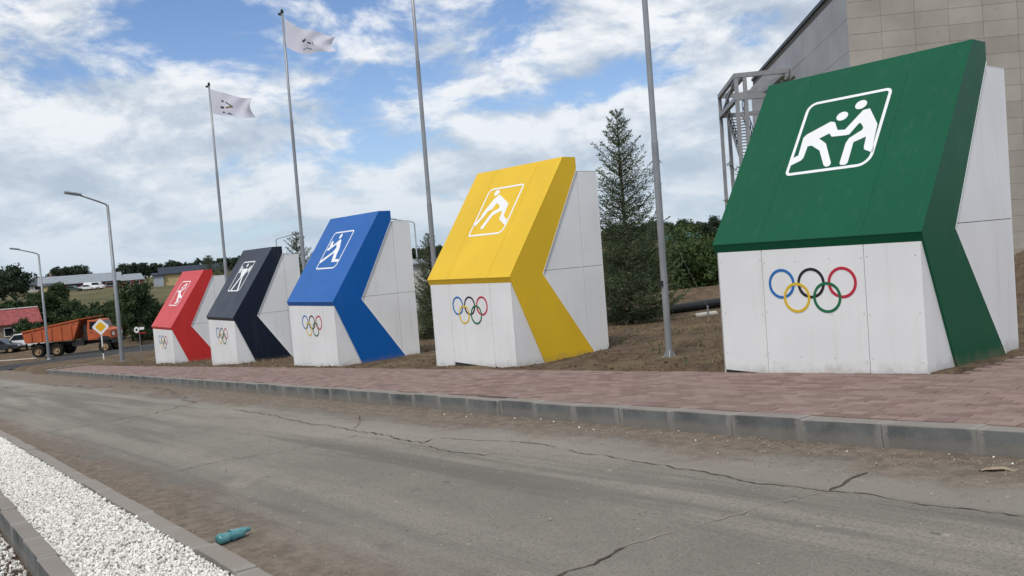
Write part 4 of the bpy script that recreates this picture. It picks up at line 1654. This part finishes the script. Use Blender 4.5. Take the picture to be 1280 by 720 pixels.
def belt(px0, px1, step, z0, z1, top0, top1, dist, pop=False):
    px = px0
    while px < px1:
        u = (px - 640 - 0.077 * 30) / 1102.6
        Z = rr.uniform(z0, z1)
        x, y = ray_at(u, Z)
        hz_ = 314 - 0.0775 * (px - 640)
        top = rr.uniform(top0, top1)
        g = gz(x, y)
        h = top * Z / 1102.6 + EYE - g
        ms = (POP if pop and rr.random() < 0.6 else FAR)
        k = rr.randrange(len(ms))
        base = 8.0 if ms is POP else 7.0
        leafy(ms[k], x, y, max(0.5, h / base), rr.uniform(0, 6), 'belt_tree', 'dark leafy tree in the belt along the skyline behind the houses', 'trees of the skyline belt')
        px += step * rr.uniform(0.7, 1.3)


belt(160, 320, 5.0, 285, 330, 17, 23, 0, True)
belt(320, 500, 26, 290, 330, 12, 20, 0)
belt(505, 560, 6, 270, 300, 11, 18, 0)
belt(560, 745, 30, 280, 320, 12, 18, 0)
belt(748, 930, 6.5, 260, 310, 12, 24, 0)
belt(930, 1300, 45, 280, 320, 12, 20, 0)
belt(-60, 26, 7, 270, 300, 20, 27, 0)
leafy(FAR[2], *ray_at(-0.562, 165), 0.95, 0.7, 'round_tree', 'big round dark green tree left of the grey hipped house', None)
leafy(FAR[0], *ray_at(-0.582, 172), 0.95, 2.7, 'round_tree', 'broad dark tree beside the big round tree, above the red shed', None)
for i, (u, h) in enumerate(((-0.512, 6.3), (-0.499, 6.6), (-0.486, 6.2))):
    leafy(FAR[i], *ray_at(u, 262), h / 7, i, 'shed_tree', 'leafy tree rising over the long grey shed roof', 'trees over the long shed')

# scrub between the truck and the rise
rr = random.Random(12)
for i, (px, Z, h, k) in enumerate(((30, 118, 3.2, 0), (52, 116, 4.6, 1), (62, 112, 5.0, 1), (75, 114, 4.2, 2), (88, 110, 3.4, 0), (100, 112, 3.4, 2), (112, 106, 3.2, 0), (124, 108, 3.5, 2),
                                  (136, 104, 3.6, 0), (148, 102, 4.4, 1), (160, 98, 4.6, 1), (170, 94, 5.6, 1), (182, 92, 5.2, 1), (192, 94, 4.2, 0), (206, 96, 4.0, 2), (222, 100, 3.6, 0),
                                  (240, 98, 3.2, 2), (260, 100, 3.4, 0), (44, 98, 2.9, 2), (36, 97, 2.2, 0), (18, 122, 2.6, 0))):
    u = (px - 640 - 0.077 * 100) / 1102.6
    x, y = ray_at(u, Z)
    ms = BUSH[k]
    leafy(ms, x, y, h / (3.4, 4.6, 2.8)[k], rr.uniform(0, 6), 'roadside_bush', 'dense green roadside bush behind the orange truck', 'bushes behind the truck')
for i, (px, Z, h) in enumerate(((82, 122, 4.9), (178, 88, 6.2), (66, 116, 4.6))):
    u = (px - 640 - 0.077 * 90) / 1102.6
    x, y = ray_at(u, Z)
    o = leafy(BUSH[1], x, y, h / 4.6 * 0.8, i * 2.0, 'young_tree', ('tall narrow young tree in front of the yellow walled house', 'tall dark young tree just beside the red block', 'leafy young tree behind the truck bed')[i], None, zs_=1.3)
# green shrubs on the heap behind the gap between yellow and green
for i, (u, Z, sc) in enumerate(((0.135, 30, 1.0), (0.165, 33, 1.05), (0.185, 31, 1.1), (0.205, 34, 1.15), (0.225, 31, 1.1), (0.245, 33, 1.1), (0.265, 31, 1.0), (0.150, 38, 1.3), (0.195, 39, 1.35), (0.235, 38, 1.3), (0.275, 37, 1.2), (0.115, 34, 1.1), (0.290, 33, 1.0),
                               (0.175, 47, 1.6), (0.215, 48, 1.6), (0.255, 47, 1.6), (0.135, 46, 1.6))):
    x, y = ray_at(u, Z)
    leafy(SHR[i % 3], x, y, sc * 0.95, i * 1.3, 'green_shrub', 'bright green shrub on the earth heap behind the gap of yellow and green', 'shrubs on the earth heap')
for i, (px, Z, sc) in enumerate(((560, 40, 1.0), (600, 42, 1.1), (460, 44, 1.2), (420, 50, 1.2), (700, 38, 1.1), (1000, 36, 1.0), (950, 40, 1.1))):
    x, y = ray_at((px - 640) / 1102.6, Z)
    leafy(SHR[i % 3], x, y, sc, i * 1.1, 'verge_shrub', 'low green shrub on the open ground behind the blocks', 'shrubs on the open ground')


# ------------------------------------------------------------------ buildings
# concrete hall
DD = Vector((-0.7278, 0.6858, 0))     # recedes from the corner
FD = Vector((0.6858, 0.7278, 0))      # runs to the right from the corner
hall = empty('concrete_hall', (-18.6, 30.61, -1.2), math.atan2(FD.y, FD.x), label='large hall clad in pale beige concrete panels behind the green block', cat='building')
# local frame: +x along FD, +y along DD
HL, HDp, HH = 26.0, 21.0, 11.85
MB().box(0.03, HL - 0.03, 0.03, HDp, 0, HH - 0.05).build('wall', 'joint', hall)
PWd, PHt = 1.2, 0.6
pmesh = MB().box(0.003, PWd - 0.006, -0.006, 0.035, 0.004, PHt - 0.005)
pp = None
for i in range(10):
    for j in range(2, 20):
        if pp is None:
            pp = pmesh.build('concrete_panel', 'concrete', hall, loc=(i * PWd, 0, j * PHt))
        else:
            o = pp.copy()
            o.location = (i * PWd, random.uniform(-0.004, 0.003), j * PHt)
            link(o, hall)
qmesh = MB().box(-0.006, 0.035, 0.004, 2.4 - 0.010, 0.006, 1.2 - 0.008)
qp = None
for i in range(9):
    for j in range(1, 10):
        if i == 2 and j == 7:
            continue
        loc = (random.uniform(-0.004, 0.003), i * 2.4, j * 1.2 - 0.6)
        if qp is None:
            qp = qmesh.build('side_concrete_panel', 'concrete_side', hall, loc=loc)
        else:
            o = qp.copy()
            o.location = loc
            link(o, hall)
rest_ = MB()
for i in range(10, 21):
    for j in range(2, 19):
        rest_.box(i * PWd + 0.004, (i + 1) * PWd - 0.010, -0.006, 0.035, j * PHt + 0.006, (j + 1) * PHt - 0.008)
tag(rest_.build('concrete_panels', 'concrete', hall), kind='stuff')
MB().box(-0.05, HL, -0.05, 0.25, HH - 0.16, HH).build('coping', 'dark', hall)
MB().box(-0.05, 0.25, 0.25, HDp, HH - 0.16, HH).build('side_coping', 'dark', hall)
wd = MB().box(-0.002, 0.05, 5.0, 6.6, 7.9, 8.9).build('window', 'glass', hall)
MB().box(-0.02, 0.04, 4.9, 5.0, 7.8, 9.0).box(-0.02, 0.04, 6.6, 6.7, 7.8, 9.0).box(-0.02, 0.04, 5.0, 6.6, 8.9, 9.0).build('window_frame', 'dark', wd)
MB().box(-0.03, HL, -0.09, 0.02, -0.6, 1.2).build('plinth', 'concrete', hall)
MB().box(-0.09, 0.02, 0.02, HDp, -0.6, 0.6).build('side_plinth', 'concrete', hall)

# steel stair tower at the side of the hall
tower = empty('stair_tower', hall.location, hall.rotation_euler.z, label='grey steel stair tower frame against the side of the concrete hall', cat='stair tower')
y0, y1, x0, x1, zt = 10.4, 16.6, -2.6, -0.15, 10.3
for (px_, py_) in ((x0, y0), (x0 + 0.42, y0), (x0, y1), (x0 + 0.42, y1), (x1, y0), (x1, y1)):
    MB().box(px_ - 0.09, px_ + 0.09, py_ - 0.09, py_ + 0.09, -0.2, zt - 0.12).build('column', 'steel_grey', tower)
for zz in (zt, zt - 1.1, 3.0):
    for yy in (y0, y1):
        MB().bar((x0 - 0.1, yy, zz), (x1 + 0.1, yy, zz), 0.2, 0.22).build('beam', 'steel_grey', tower)
    for xx in (x0, x1):
        MB().bar((xx, y0 + 0.1, zz + 0.004), (xx, y1 - 0.1, zz + 0.004), 0.2, 0.22).build('beam', 'steel_grey', tower)
MB().bar((x0 + 0.42, y0 + 0.1, zt + 0.002), (x0 + 0.42, y1 - 0.1, zt + 0.002), 0.18, 0.2).build('beam', 'steel_grey', tower)
for (a, b) in (((x0 + 0.1, y0, zt - 1.0), (x1, y0, zt - 0.1)), ((x0, y0 + 0.1, zt - 0.1), (x0, y1 - 0.1, zt - 1.1)), ):
    MB().bar(a, b, 0.1, 0.1).build('brace', 'steel_grey', tower)
for lv in range(3):
    za, zb = lv * 3.1, (lv + 1) * 3.1 - 0.3
    ya, yb = (y0 + 1.2, y1 - 1.2) if lv % 2 == 0 else (y1 - 1.2, y0 + 1.2)
    xs = -2.0 if lv % 2 == 0 else -1.0
    fl = MB()
    for sx_2 in (-0.42, 0.42):
        fl.bar((xs + sx_2, ya, za), (xs + sx_2, yb, zb), 0.05, 0.22)
    flo = fl.build('stair_flight', 'steel_grey', tower)
    for k in range(15):
        t_ = (k + 0.5) / 15
        MB().box(xs - 0.42, xs + 0.42, ya + (yb - ya) * t_ - 0.13, ya + (yb - ya) * t_ + 0.13, za + (zb - za) * t_, za + (zb - za) * t_ + 0.03).build('tread', 'steel_grey', flo)
    rl = MB()
    for sx_2 in (-0.44, 0.44):
        for hh in (0.5, 1.0):
            rl.bar((xs + sx_2, ya, za + hh), (xs + sx_2, yb, zb + hh), 0.04, 0.04)
        for k in range(8):
            t_ = k / 7
            rl.bar((xs + sx_2, ya + (yb - ya) * t_, za + (zb - za) * t_), (xs + sx_2, ya + (yb - ya) * t_, za + (zb - za) * t_ + 1.0), 0.035, 0.035)
    rl.build('railing', 'dark', tower)


M['roof_grey'] = plain('roof_grey', (0.26, 0.29, 0.32), 0.55, 0.4, 0.2, 0.1, 1.0)
M['roof_slate'] = plain('roof_slate', (0.06, 0.065, 0.08), 0.7, 0.3, 0, 0.2, 1.0)
M['roof_navy'] = plain('roof_navy', (0.018, 0.028, 0.05), 0.6, 0.3, 0, 0.2, 1.0)
M['roof_red'] = plain('roof_red', (0.26, 0.06, 0.06), 0.6, 0.3, 0, 0.25, 2.5)
M['roof_green'] = plain('roof_green', (0.03, 0.10, 0.085), 0.55, 0.3, 0, 0.2, 1.0)
M['wall_yellow'] = plain('wall_yellow', (0.48, 0.38, 0.20), 0.85, 0.2, 0, 0.1, 1.0)
M['wall_maroon'] = plain('wall_maroon', (0.12, 0.04, 0.05), 0.85, 0.2, 0, 0.2, 1.0)
M['wall_brick'] = plain('wall_brick', (0.26, 0.20, 0.15), 0.9, 0.2, 0, 0.25, 6.0)
M['wall_pale'] = plain('wall_pale', (0.50, 0.48, 0.44), 0.85, 0.2, 0, 0.1, 1.0)
M['wall_grey'] = plain('wall_grey', (0.33, 0.36, 0.42), 0.85, 0.2, 0, 0.1, 1.0)
M['trim'] = plain('white_trim', (0.7, 0.7, 0.68), 0.7, 0.3)


def facing(x, y):
    return math.atan2(y, x) - math.pi / 2      # local -y looks back at the street


def house(u, Z, name, label, L, Dp, wall_h, roof_h, wall, roof, hip=0.0, windows=(), doors=(), turn=0.0, z=None, overhang=0.35, chimney=None, extra=None, cat='house'):
    x, y = ray_at(u, Z)
    r = empty(name, (x, y, gz(x, y) - 0.1 if z is None else z), facing(x, y) + turn, label=label, cat=cat)
    MB().box(-L / 2, L / 2, 0, Dp, -1.0, wall_h).build('wall', wall, r)
    o_ = overhang
    rf2 = MB()
    a, b, c_, d = -L / 2 - o_, L / 2 + o_, -o_, Dp + o_
    e_ = wall_h - 0.02
    t2 = wall_h + roof_h
    mid = Dp / 2
    rf2.add([(a, c_, e_), (b, c_, e_), (b, d, e_), (a, d, e_), (a + hip, mid, t2), (b - hip, mid, t2), (a, c_, e_ - 0.12), (b, c_, e_ - 0.12), (b, d, e_ - 0.12), (a, d, e_ - 0.12)],
            [(0, 1, 5, 4), (2, 3, 4, 5), (1, 2, 5), (3, 0, 4), (6, 7, 1, 0), (7, 8, 2, 1), (8, 9, 3, 2), (9, 6, 0, 3), (9, 8, 7, 6)])
    ro = rf2.build('roof', roof, r)
    for (wx, wz, ww, wh) in windows:
        wo_ = MB().box(wx - ww / 2, wx + ww / 2, -0.03, 0.01, wz, wz + wh).build('window', 'glass', r)
        fr_ = MB()
        for q in ((wx - ww / 2 - 0.08, wx - ww / 2, wz - 0.08, wz + wh + 0.08), (wx + ww / 2, wx + ww / 2 + 0.08, wz - 0.08, wz + wh + 0.08), (wx - ww / 2, wx + ww / 2, wz + wh, wz + wh + 0.08), (wx - ww / 2, wx + ww / 2, wz - 0.08, wz)):
            fr_.box(q[0], q[1], -0.06, 0.0, q[2], q[3])
        fr_.build('window_frame', 'trim', wo_)
    for (wx, ww, wh) in doors:
        MB().box(wx - ww / 2, wx + ww / 2, -0.04, 0.01, 0, wh).build('door', 'dark', r)
    if chimney:
        MB().box(chimney - 0.3, chimney + 0.3, mid - 0.3, mid + 0.3, t2 - 0.6, t2 + 0.9).build('chimney', 'wall_brick', ro)
    return r


house(-0.527, 238, 'village_house', 'house with a dark grey hipped roof beside the big round tree', 11, 9, 1.9, 2.2, 'wall_pale', 'roof_slate', 3.2, [(-2, 0.7, 1, 1), (1, 0.7, 1, 1)], chimney=1.5)
house(-0.5215, 225, 'yellow_cottage', 'small yellow walled cottage below the hipped roof house', 3.2, 4, 1.9, 0.6, 'wall_yellow', 'roof_slate', 0.2, [(0.3, 0.6, 0.8, 0.9)])
sh = house(-0.4865, 232, 'long_shed', 'long low shed with a pale grey metal roof and maroon wall', 19.5, 11, 1.9, 2.2, 'wall_maroon', 'roof_grey', 0.0, [(-6, 0.6, 2.2, 0.7), (2, 0.6, 2.2, 0.7), (7, 0.6, 2.0, 0.7)], doors=[(-2.0, 2.2, 1.6)], z=None)
house(-0.428, 236, 'red_walled_house', 'house with a grey roof and red brown front next to the long shed', 5.6, 6, 1.7, 1.6, 'roof_red', 'roof_grey', 0.9, [(-1, 0.5, 0.9, 0.8), (1.2, 0.5, 0.9, 0.8)])
house(-0.359, 196, 'yellow_building', 'long pale yellow building with a dark navy roof behind the red block', 13.5, 8, 2.7, 1.5, 'wall_yellow', 'roof_navy', 0.0, [(-1.5, 0.4, 2.0, 0.8), (3.3, 1.6, 0.8, 0.75), (3.2, 0.3, 0.9, 0.8)], doors=[(5.2, 1.0, 1.8)], overhang=0.5)
house(-0.3985, 193, 'grey_annex', 'pale grey annex at the end of the long yellow building', 2.0, 5, 2.6, 0.5, 'wall_grey', 'roof_navy', 0.0)
house(0.1965, 235, 'green_roof_house', 'far house with a teal green roof above the shrubs', 10.5, 8, 1.6, 1.6, 'wall_brick', 'roof_green', 2.0, [(-2, 0.5, 1, 0.8), (2, 0.5, 1, 0.8)], chimney=3.0)
house(-0.105, 74, 'pale_store', 'pale low store building between the blue and yellow blocks', 8, 6, 4.4, 0.3, 'wall_pale', 'roof_grey', 0.0, [(-1.5, 2.4, 1.1, 1.0)], cat='building')
rs = house(-0.584, 104, 'red_roof_shed', 'brick shed with a faded red metal roof and white ridge', 8.5, 6.5, 2.1, 1.7, 'wall_brick', 'roof_red', 0.0, [(1.0, 0.7, 0.9, 0.9), (-1.5, 0.7, 0.9, 0.9)], doors=[(2.8, 0.9, 1.8)], turn=R(4))
MB().bar((-4.6, 3.25, 3.84), (4.6, 3.25, 3.84), 0.35, 0.10).build('ridge_cap', 'trim', rs)
for k in range(14):
    xk = -4.4 + k * 0.68
    MB().bar((xk, -0.34, 2.10), (xk, 3.15, 3.76), 0.05, 0.05).build('roof_rib', 'roof_red', rs)


# ------------------------------------------------------------------ vehicles
def wheel(parent, x, y, z, rad, wdt, dual=False):
    w = empty_child('wheel', parent, (x, y, z))
    prof = [(rad * 0.58, -wdt / 2), (rad * 0.93, -wdt / 2), (rad, -wdt * 0.32), (rad, wdt * 0.32), (rad * 0.93, wdt / 2), (rad * 0.58, wdt / 2)]
    MB().lathe(prof, 24, 'x').build('tyre', 'rubber', w, True, auto=40)
    sg_ = 1 if x > 0 else -1
    k = MB()
    d = sg_ * wdt / 2
    k.lathe([(rad * 0.60, d * 0.96), (rad * 0.54, d * 0.6), (rad * 0.25, d * 0.5), (rad * 0.22, d * 0.9), (0.0, d * 0.9)], 20, 'x')
    k.build('rim', 'rim', w, True, auto=40)
    return w


def empty_child(name, parent, loc):
    # a wheel is carried by its tyre mesh so that no bare empties hang below the thing
    o = bpy.data.objects.new(name, None)
    o.location = loc
    return link(o, parent)


def dump_truck():
    r = empty('dump_truck', (-84.4, 15.5, GRADE * -84.4 + 0.01), math.atan2(0.80, 0.60) - math.pi / 2, label='rusty orange dump truck with an empty tipping bed on the dark road', cat='truck')
    # local: +y forward, +x right side (towards the street)
    k = MB()
    for sx_2 in (-0.42, 0.42):
        k.box(sx_2 - 0.06, sx_2 + 0.06, -3.5, 3.2, 0.85, 1.12)
    for yy in (-3.3, -1.6, 0.2, 2.0, 3.1):
        k.box(-0.36, 0.36, yy - 0.08, yy + 0.08, 0.88, 1.08)
    k.build('chassis', 'chassis', r)
    # tipping bed: sides rise to the front
    side = [(-3.55, 1.30), (0.55, 1.32), (1.25, 3.02), (-1.2, 2.72), (-3.75, 2.28)]
    b = MB()
    for sx_2 in (-1.22, 1.14):
        b.prism_x(side, sx_2, sx_2 + 0.08)
    b.box(-1.14, 1.14, -3.5, 0.5, 1.28, 1.38)
    b.add([(-1.14, 0.47, 1.38), (1.14, 0.47, 1.38), (1.14, 1.17, 2.98), (-1.14, 1.17, 2.98), (-1.14, 0.55, 1.38), (1.14, 0.55, 1.38), (1.14, 1.25, 2.98), (-1.14, 1.25, 2.98)],
          [(0, 3, 2, 1), (4, 5, 6, 7), (0, 1, 5, 4), (1, 2, 6, 5), (2, 3, 7, 6), (3, 0, 4, 7)])
    bed = b.build('tipping_bed', 'orange', r)
    for sgn in (1, -1):
        for i in range(5):
            ya = -3.0 + i * 0.86
            q = MB()
            x_a, x_b = (1.215, 1.30) if sgn > 0 else (-1.30, -1.215)
            q.box(x_a, x_b, ya - 0.07, ya + 0.07, 1.36, 2.20 + i * 0.10)
            q.build('bed_rib', 'orange', bed)
        q = MB()
        x_a, x_b = (1.21, 1.30) if sgn > 0 else (-1.30, -1.21)
        q.add([(x_a, -3.78, 2.22), (x_b, -3.78, 2.22), (x_b, 1.24, 2.97), (x_a, 1.24, 2.97), (x_a, -3.78, 2.34), (x_b, -3.78, 2.34), (x_b, 1.28, 3.09), (x_a, 1.28, 3.09)],
              [(0, 3, 2, 1), (4, 5, 6, 7), (0, 1, 5, 4), (1, 2, 6, 5), (2, 3, 7, 6), (3, 0, 4, 7)])
        q.build('bed_rail', 'orange', bed)
    tg = MB()
    tg.add([(-1.14, -3.56, 1.38), (1.14, -3.56, 1.38), (1.14, -3.74, 2.26), (-1.14, -3.74, 2.26), (-1.14, -3.64, 1.34), (1.14, -3.64, 1.34), (1.14, -3.84, 2.28), (-1.14, -3.84, 2.28)],
           [(0, 3, 2, 1), (4, 5, 6, 7), (0, 1, 5, 4), (1, 2, 6, 5), (2, 3, 7, 6), (3, 0, 4, 7)])
    tg.build('tailgate', 'rust', r)
    for xx in (-0.9, -0.3, 0.3, 0.9):
        MB().bar((xx, -3.66, 1.36), (xx, -3.87, 2.28), 0.07, 0.07).build('tailgate_rib', 'rust', r)
    # bed canopy over the cab
    MB().add([(-1.2, 1.2, 2.98), (1.2, 1.2, 2.98), (1.2, 2.2, 3.10), (-1.2, 2.2, 3.10), (-1.2, 1.2, 3.06), (1.2, 1.2, 3.06), (1.2, 2.2, 3.17), (-1.2, 2.2, 3.17)],
             [(0, 3, 2, 1), (4, 5, 6, 7), (0, 1, 5, 4), (1, 2, 6, 5), (2, 3, 7, 6), (3, 0, 4, 7)]).build('cab_guard', 'orange', r)
    # cab with a short bonnet
    cab = MB()
    cab.prism_x([(1.75, 1.15), (3.75, 1.15), (3.82, 1.95), (3.05, 2.10), (2.72, 2.86), (1.85, 2.90), (1.72, 2.0)], -1.12, 1.12)
    cb = cab.build('cab', 'orange', r)
    bevel(cb, 0.05, 2)
    for sgn in (1, -1):
        xa, xb = (1.118, 1.135) if sgn > 0 else (-1.135, -1.118)
        MB().prism_x([(1.98, 2.08), (2.92, 2.12), (2.66, 2.72), (2.02, 2.74)], xa, xb).build('side_window', 'glass', cb)
        MB().prism_x([(1.90, 1.30), (2.95, 1.30), (2.95, 2.04), (1.90, 2.02)], xa, xb - 0.004 if sgn > 0 else xb).build('door', 'orange', cb)
        MB().box(*((1.135, 1.17) if sgn > 0 else (-1.17, -1.135)), 2.0, 2.16, 1.84, 1.89).build('door_handle', 'dark', cb)
        MB().prism_x([(2.60, 1.10), (2.70, 1.32), (2.95, 1.44), (3.45, 1.44), (3.70, 1.30), (3.80, 1.08)], *((1.10, 1.20) if sgn > 0 else (-1.20, -1.10))).build('mudguard', 'dark', cb)
        MB().box(*((0.62, 0.95) if sgn > 0 else (-0.95, -0.62)), 3.80, 3.86, 1.45, 1.72).build('headlight', 'sign_white', cb)
    MB().add([(-0.95, 3.00, 2.18), (0.95, 3.00, 2.18), (0.92, 2.75, 2.74), (-0.92, 2.75, 2.74), (-0.95, 3.05, 2.19), (0.95, 3.05, 2.19), (0.92, 2.80, 2.76), (-0.92, 2.80, 2.76)],
             [(0, 3, 2, 1), (4, 5, 6, 7), (0, 1, 5, 4), (1, 2, 6, 5), (2, 3, 7, 6), (3, 0, 4, 7)]).build('windscreen', 'glass', cb)
    MB().box(-1.15, 1.15, 3.78, 3.98, 0.80, 1.12).build('bumper', 'dark', r)
    MB().box(0.50, 1.05, 0.35, 1.35, 0.75, 1.25).build('fuel_tank', 'chassis', r)
    MB().box(-1.05, -0.50, 0.35, 1.35, 0.75, 1.25).build('battery_box', 'chassis', r)
    MB().box(-0.9, 0.9, 1.35, 1.66, 1.15, 2.55).build('air_intake', 'chassis', r)
    MB().box(0.85, 1.15, -3.62, -3.58, 0.75, 1.25).build('mud_flap', 'dark', r)
    MB().box(-1.15, -0.85, -3.62, -3.58, 0.75, 1.25).build('mud_flap', 'dark', r)
    for yy in (-2.55, -0.95):
        for sx_2 in (-1.0, 1.0):
            wheel(r, sx_2, yy, 0.54, 0.54, 0.55)
    for sx_2 in (-1.02, 1.02):
        wheel(r, sx_2, 3.15, 0.54, 0.54, 0.32)
    return r


dump_truck()


def car(name, u, Z, rz, label, paint, kind='sedan', cat='car', group=None):
    x, y = ray_at(u, Z)
    r = empty(name, (x, y, gz(x, y)), rz, label=label, cat=cat, group=group)
    if kind == 'sedan':
        prof = [(-2.1, 0.35), (2.1, 0.35), (2.15, 0.62), (2.0, 0.80), (1.05, 0.95), (0.45, 1.42), (-0.75, 1.45), (-1.45, 1.02), (-2.1, 0.95)]
        glass = [(0.92, 0.95), (0.40, 1.36), (-0.72, 1.38), (-1.30, 0.98)]
    elif kind == 'pickup':
        prof = [(-2.5, 0.45), (2.4, 0.45), (2.45, 0.85), (2.2, 1.05), (1.25, 1.15), (0.65, 1.75), (-0.45, 1.78), (-0.65, 1.12), (-2.5, 1.10)]
        glass = [(1.10, 1.15), (0.60, 1.68), (-0.38, 1.70), (-0.52, 1.15)]
    else:
        prof = [(-2.3, 0.35), (2.3, 0.35), (2.35, 0.9), (1.75, 1.15), (1.30, 1.9), (-2.25, 1.95), (-2.35, 0.9)]
        glass = [(1.65, 1.2), (1.22, 1.78), (-0.2, 1.78), (-0.2, 1.2)]
    b = MB().prism_x(prof, -0.86, 0.86).build('body', paint, r)
    bevel(b, 0.06, 2)
    for xa, xb in ((0.855, 0.872), (-0.872, -0.855)):
        MB().prism_x(glass, xa, xb).build('side_window', 'glass', b)
    front = prof[4]
    MB().box(-0.7, -0.4, prof[2][0] - 0.12, prof[2][0] + 0.01, 0.62, 0.76).build('headlight', 'sign_white', b)
    MB().box(0.4, 0.7, prof[2][0] - 0.12, prof[2][0] + 0.01, 0.62, 0.76).build('headlight', 'sign_white', b)
    g0, g1 = glass[0], glass[1]
    MB().add([(-0.7, g0[0] + 0.10, g0[1]), (0.7, g0[0] + 0.10, g0[1]), (0.66, g1[0] + 0.10, g1[1]), (-0.66, g1[0] + 0.10, g1[1])], [(0, 1, 2, 3)]).build('windscreen', 'glass', b)
    for yy in (-1.35, 1.35):
        for sx_2 in (-0.80, 0.80):
            wheel(r, sx_2, yy, 0.32, 0.32, 0.2)
    return r


side_on = math.atan2(0.80, 0.60) - math.pi / 2
car('parked_pickup', -0.556, 92, side_on + math.pi, 'white pickup parked behind the rear of the orange truck', 'car_white', 'pickup', 'pickup')
car('parked_car', -0.586, 90, side_on + 0.15, 'dark saloon car beside the white pickup', 'car_dark', 'sedan')
car('parked_van', -0.4715, 216, side_on, 'white van parked in front of the long grey shed', 'car_white', 'van', 'van')
car('parked_car', -0.4785, 215, side_on, 'white car parked behind the white van at the long shed', 'car_white', 'sedan')
car('parked_car', -0.4965, 214, side_on, 'dark green car parked at the long grey shed', 'car_green', 'sedan')

# ------------------------------------------------------------------ small things
# black pipe lying across the ground behind the gap
pp_ = []
pa, pb_ = ray_at(0.10, 23.0), ray_at(0.32, 25.0)
for k in range(13):
    t_ = k / 12
    x = pa[0] + (pb_[0] - pa[0]) * t_
    y = pa[1] + (pb_[1] - pa[1]) * t_ + 0.15 * math.sin(t_ * 5)
    pp_.append((x, y, gz(x, y) + 0.14))
tag(MB().tube(pp_, 0.13, 14).build('black_pipe', 'pipe', None, True), 'thick black plastic pipe lying on the bare ground in front of the earth heap', 'pipe')
# guy wire staked down near the pipe
sxk, syk = ray_at(0.220, 21.5)
sz = gz(sxk, syk)
gw = empty('guy_wire', (sxk, syk, sz), label='thin guy wire running from the spruce down to a stake by the pipe', cat='wire')
tx, ty = ray_at(0.172, 20.2)
MB().tube([(0, 0, 0.22), (tx - sxk, ty - syk, 1.55 + EYE - 1.35 - sz + 0.4)], 0.005, 5).build('wire', 'galv', gw)
MB().bar((0, 0, -0.15), (0, 0, 0.26), 0.03, 0.03).build('stake', 'steel_grey', gw)
pl = MB().box(-0.26, 0.26, -0.12, 0.12, 0.0, 0.05)
plo = pl.build('concrete_slab', 'wall_pale', None, loc=(sxk - 0.15, syk + 0.1, sz + 0.02), rot=(0.05, -0.06, 0.9))
tag(plo, 'small pale slab lying on the ground beside the wire stake', 'slab')
# pale plank on the verge by the truck
px_, py_ = -76.0, 9.9
plk = MB().box(-1.5, 1.5, -0.13, 0.13, 0, 0.06).build('plank', 'plank', None, loc=(px_, py_, gz(px_, py_) + 0.05), rot=(0, 0, R(52)))
tag(plk, 'pale plank lying on the dirt verge by the lamp post', 'plank')


# crushed teal plastic bottle on the road
def bottle():
    prof = [(0.0, 0.0), (0.030, 0.002), (0.036, 0.02), (0.036, 0.07), (0.033, 0.085), (0.036, 0.10), (0.037, 0.15), (0.033, 0.19), (0.020, 0.225), (0.013, 0.24), (0.013, 0.262), (0.0, 0.262)]
    k = Nodes('teal_plastic')
    k.color(k.mixc(k.step(k.noise(30, 3), 0.4, 0.6), (0.10, 0.33, 0.36), (0.16, 0.42, 0.45)))
    k.set(0.22, 0.5)
    k.b.inputs['Transmission Weight'].default_value = 0.35
    M['teal'] = k.m
    r = empty('plastic_bottle', (-5.342, 1.66, GRADE * -5.342 + 0.004), R(108), label='crushed teal plastic bottle lying on the road by the white gravel', cat='bottle')
    b = MB()
    b.lathe(prof[:-2], 22, 'x')
    for i, v in enumerate(b.v):
        x, y, z = v
        dent = 1 - 0.28 * math.exp(-((x - 0.12) / 0.035) ** 2) * (1 if z > 0 else 0.2)
        b.v[i] = (x, y * (1.12 if 0.05 < x < 0.18 else 1.0) + 0.006 * math.sin(x * 90), 0.034 + z * dent * 0.92 + 0.003 * math.sin(x * 60 + y * 80))
    b.build('body', 'teal', r, True)
    MB().lathe([(0.015, 0.236), (0.016, 0.238), (0.016, 0.258), (0.0, 0.260)], 16, 'x', (0, 0, 0.034)).build('cap', 'teal', r, True)
    MB().lathe([(0.0375, 0.10), (0.0385, 0.102), (0.0385, 0.122), (0.0375, 0.124)], 22, 'x', (0, 0, 0.034)).build('rib_band', 'teal', r, True)
    return r


bo = bottle()
bo.scale = (0.9, 0.95, 0.95)

# torn cardboard on the grit by the kerb
cbv, cbf = [], []
random.seed(3)
for i in range(9):
    for j in range(5):
        s_, t_ = i / 8, j / 4
        cbv.append((s_ * 0.20 + 0.010 * math.sin(j * 2.1), (t_ - 0.5) * 0.06 * (1.15 - s_ * 0.6) + 0.01 * math.sin(i * 1.7), 0.006 + 0.010 * math.sin(s_ * 3.1) + 0.006 * math.sin(t_ * 6 + s_ * 4)))
for i in range(8):
    for j in range(4):
        a = i * 5 + j
        cbf.append((a, a + 5, a + 6, a + 1))
cbo = mk('cardboard_scrap', cbv, cbf, 'cardboard', None, True, loc=(-2.46, 5.14, GRADE * -2.46 + 0.004), rot=(0, 0, R(28)))
sm = cbo.modifiers.new('thick', 'SOLIDIFY')
sm.thickness = 0.004
tag(cbo, 'torn scrap of cardboard on the grit at the foot of the kerb', 'litter')

bpy.context.view_layer.update()
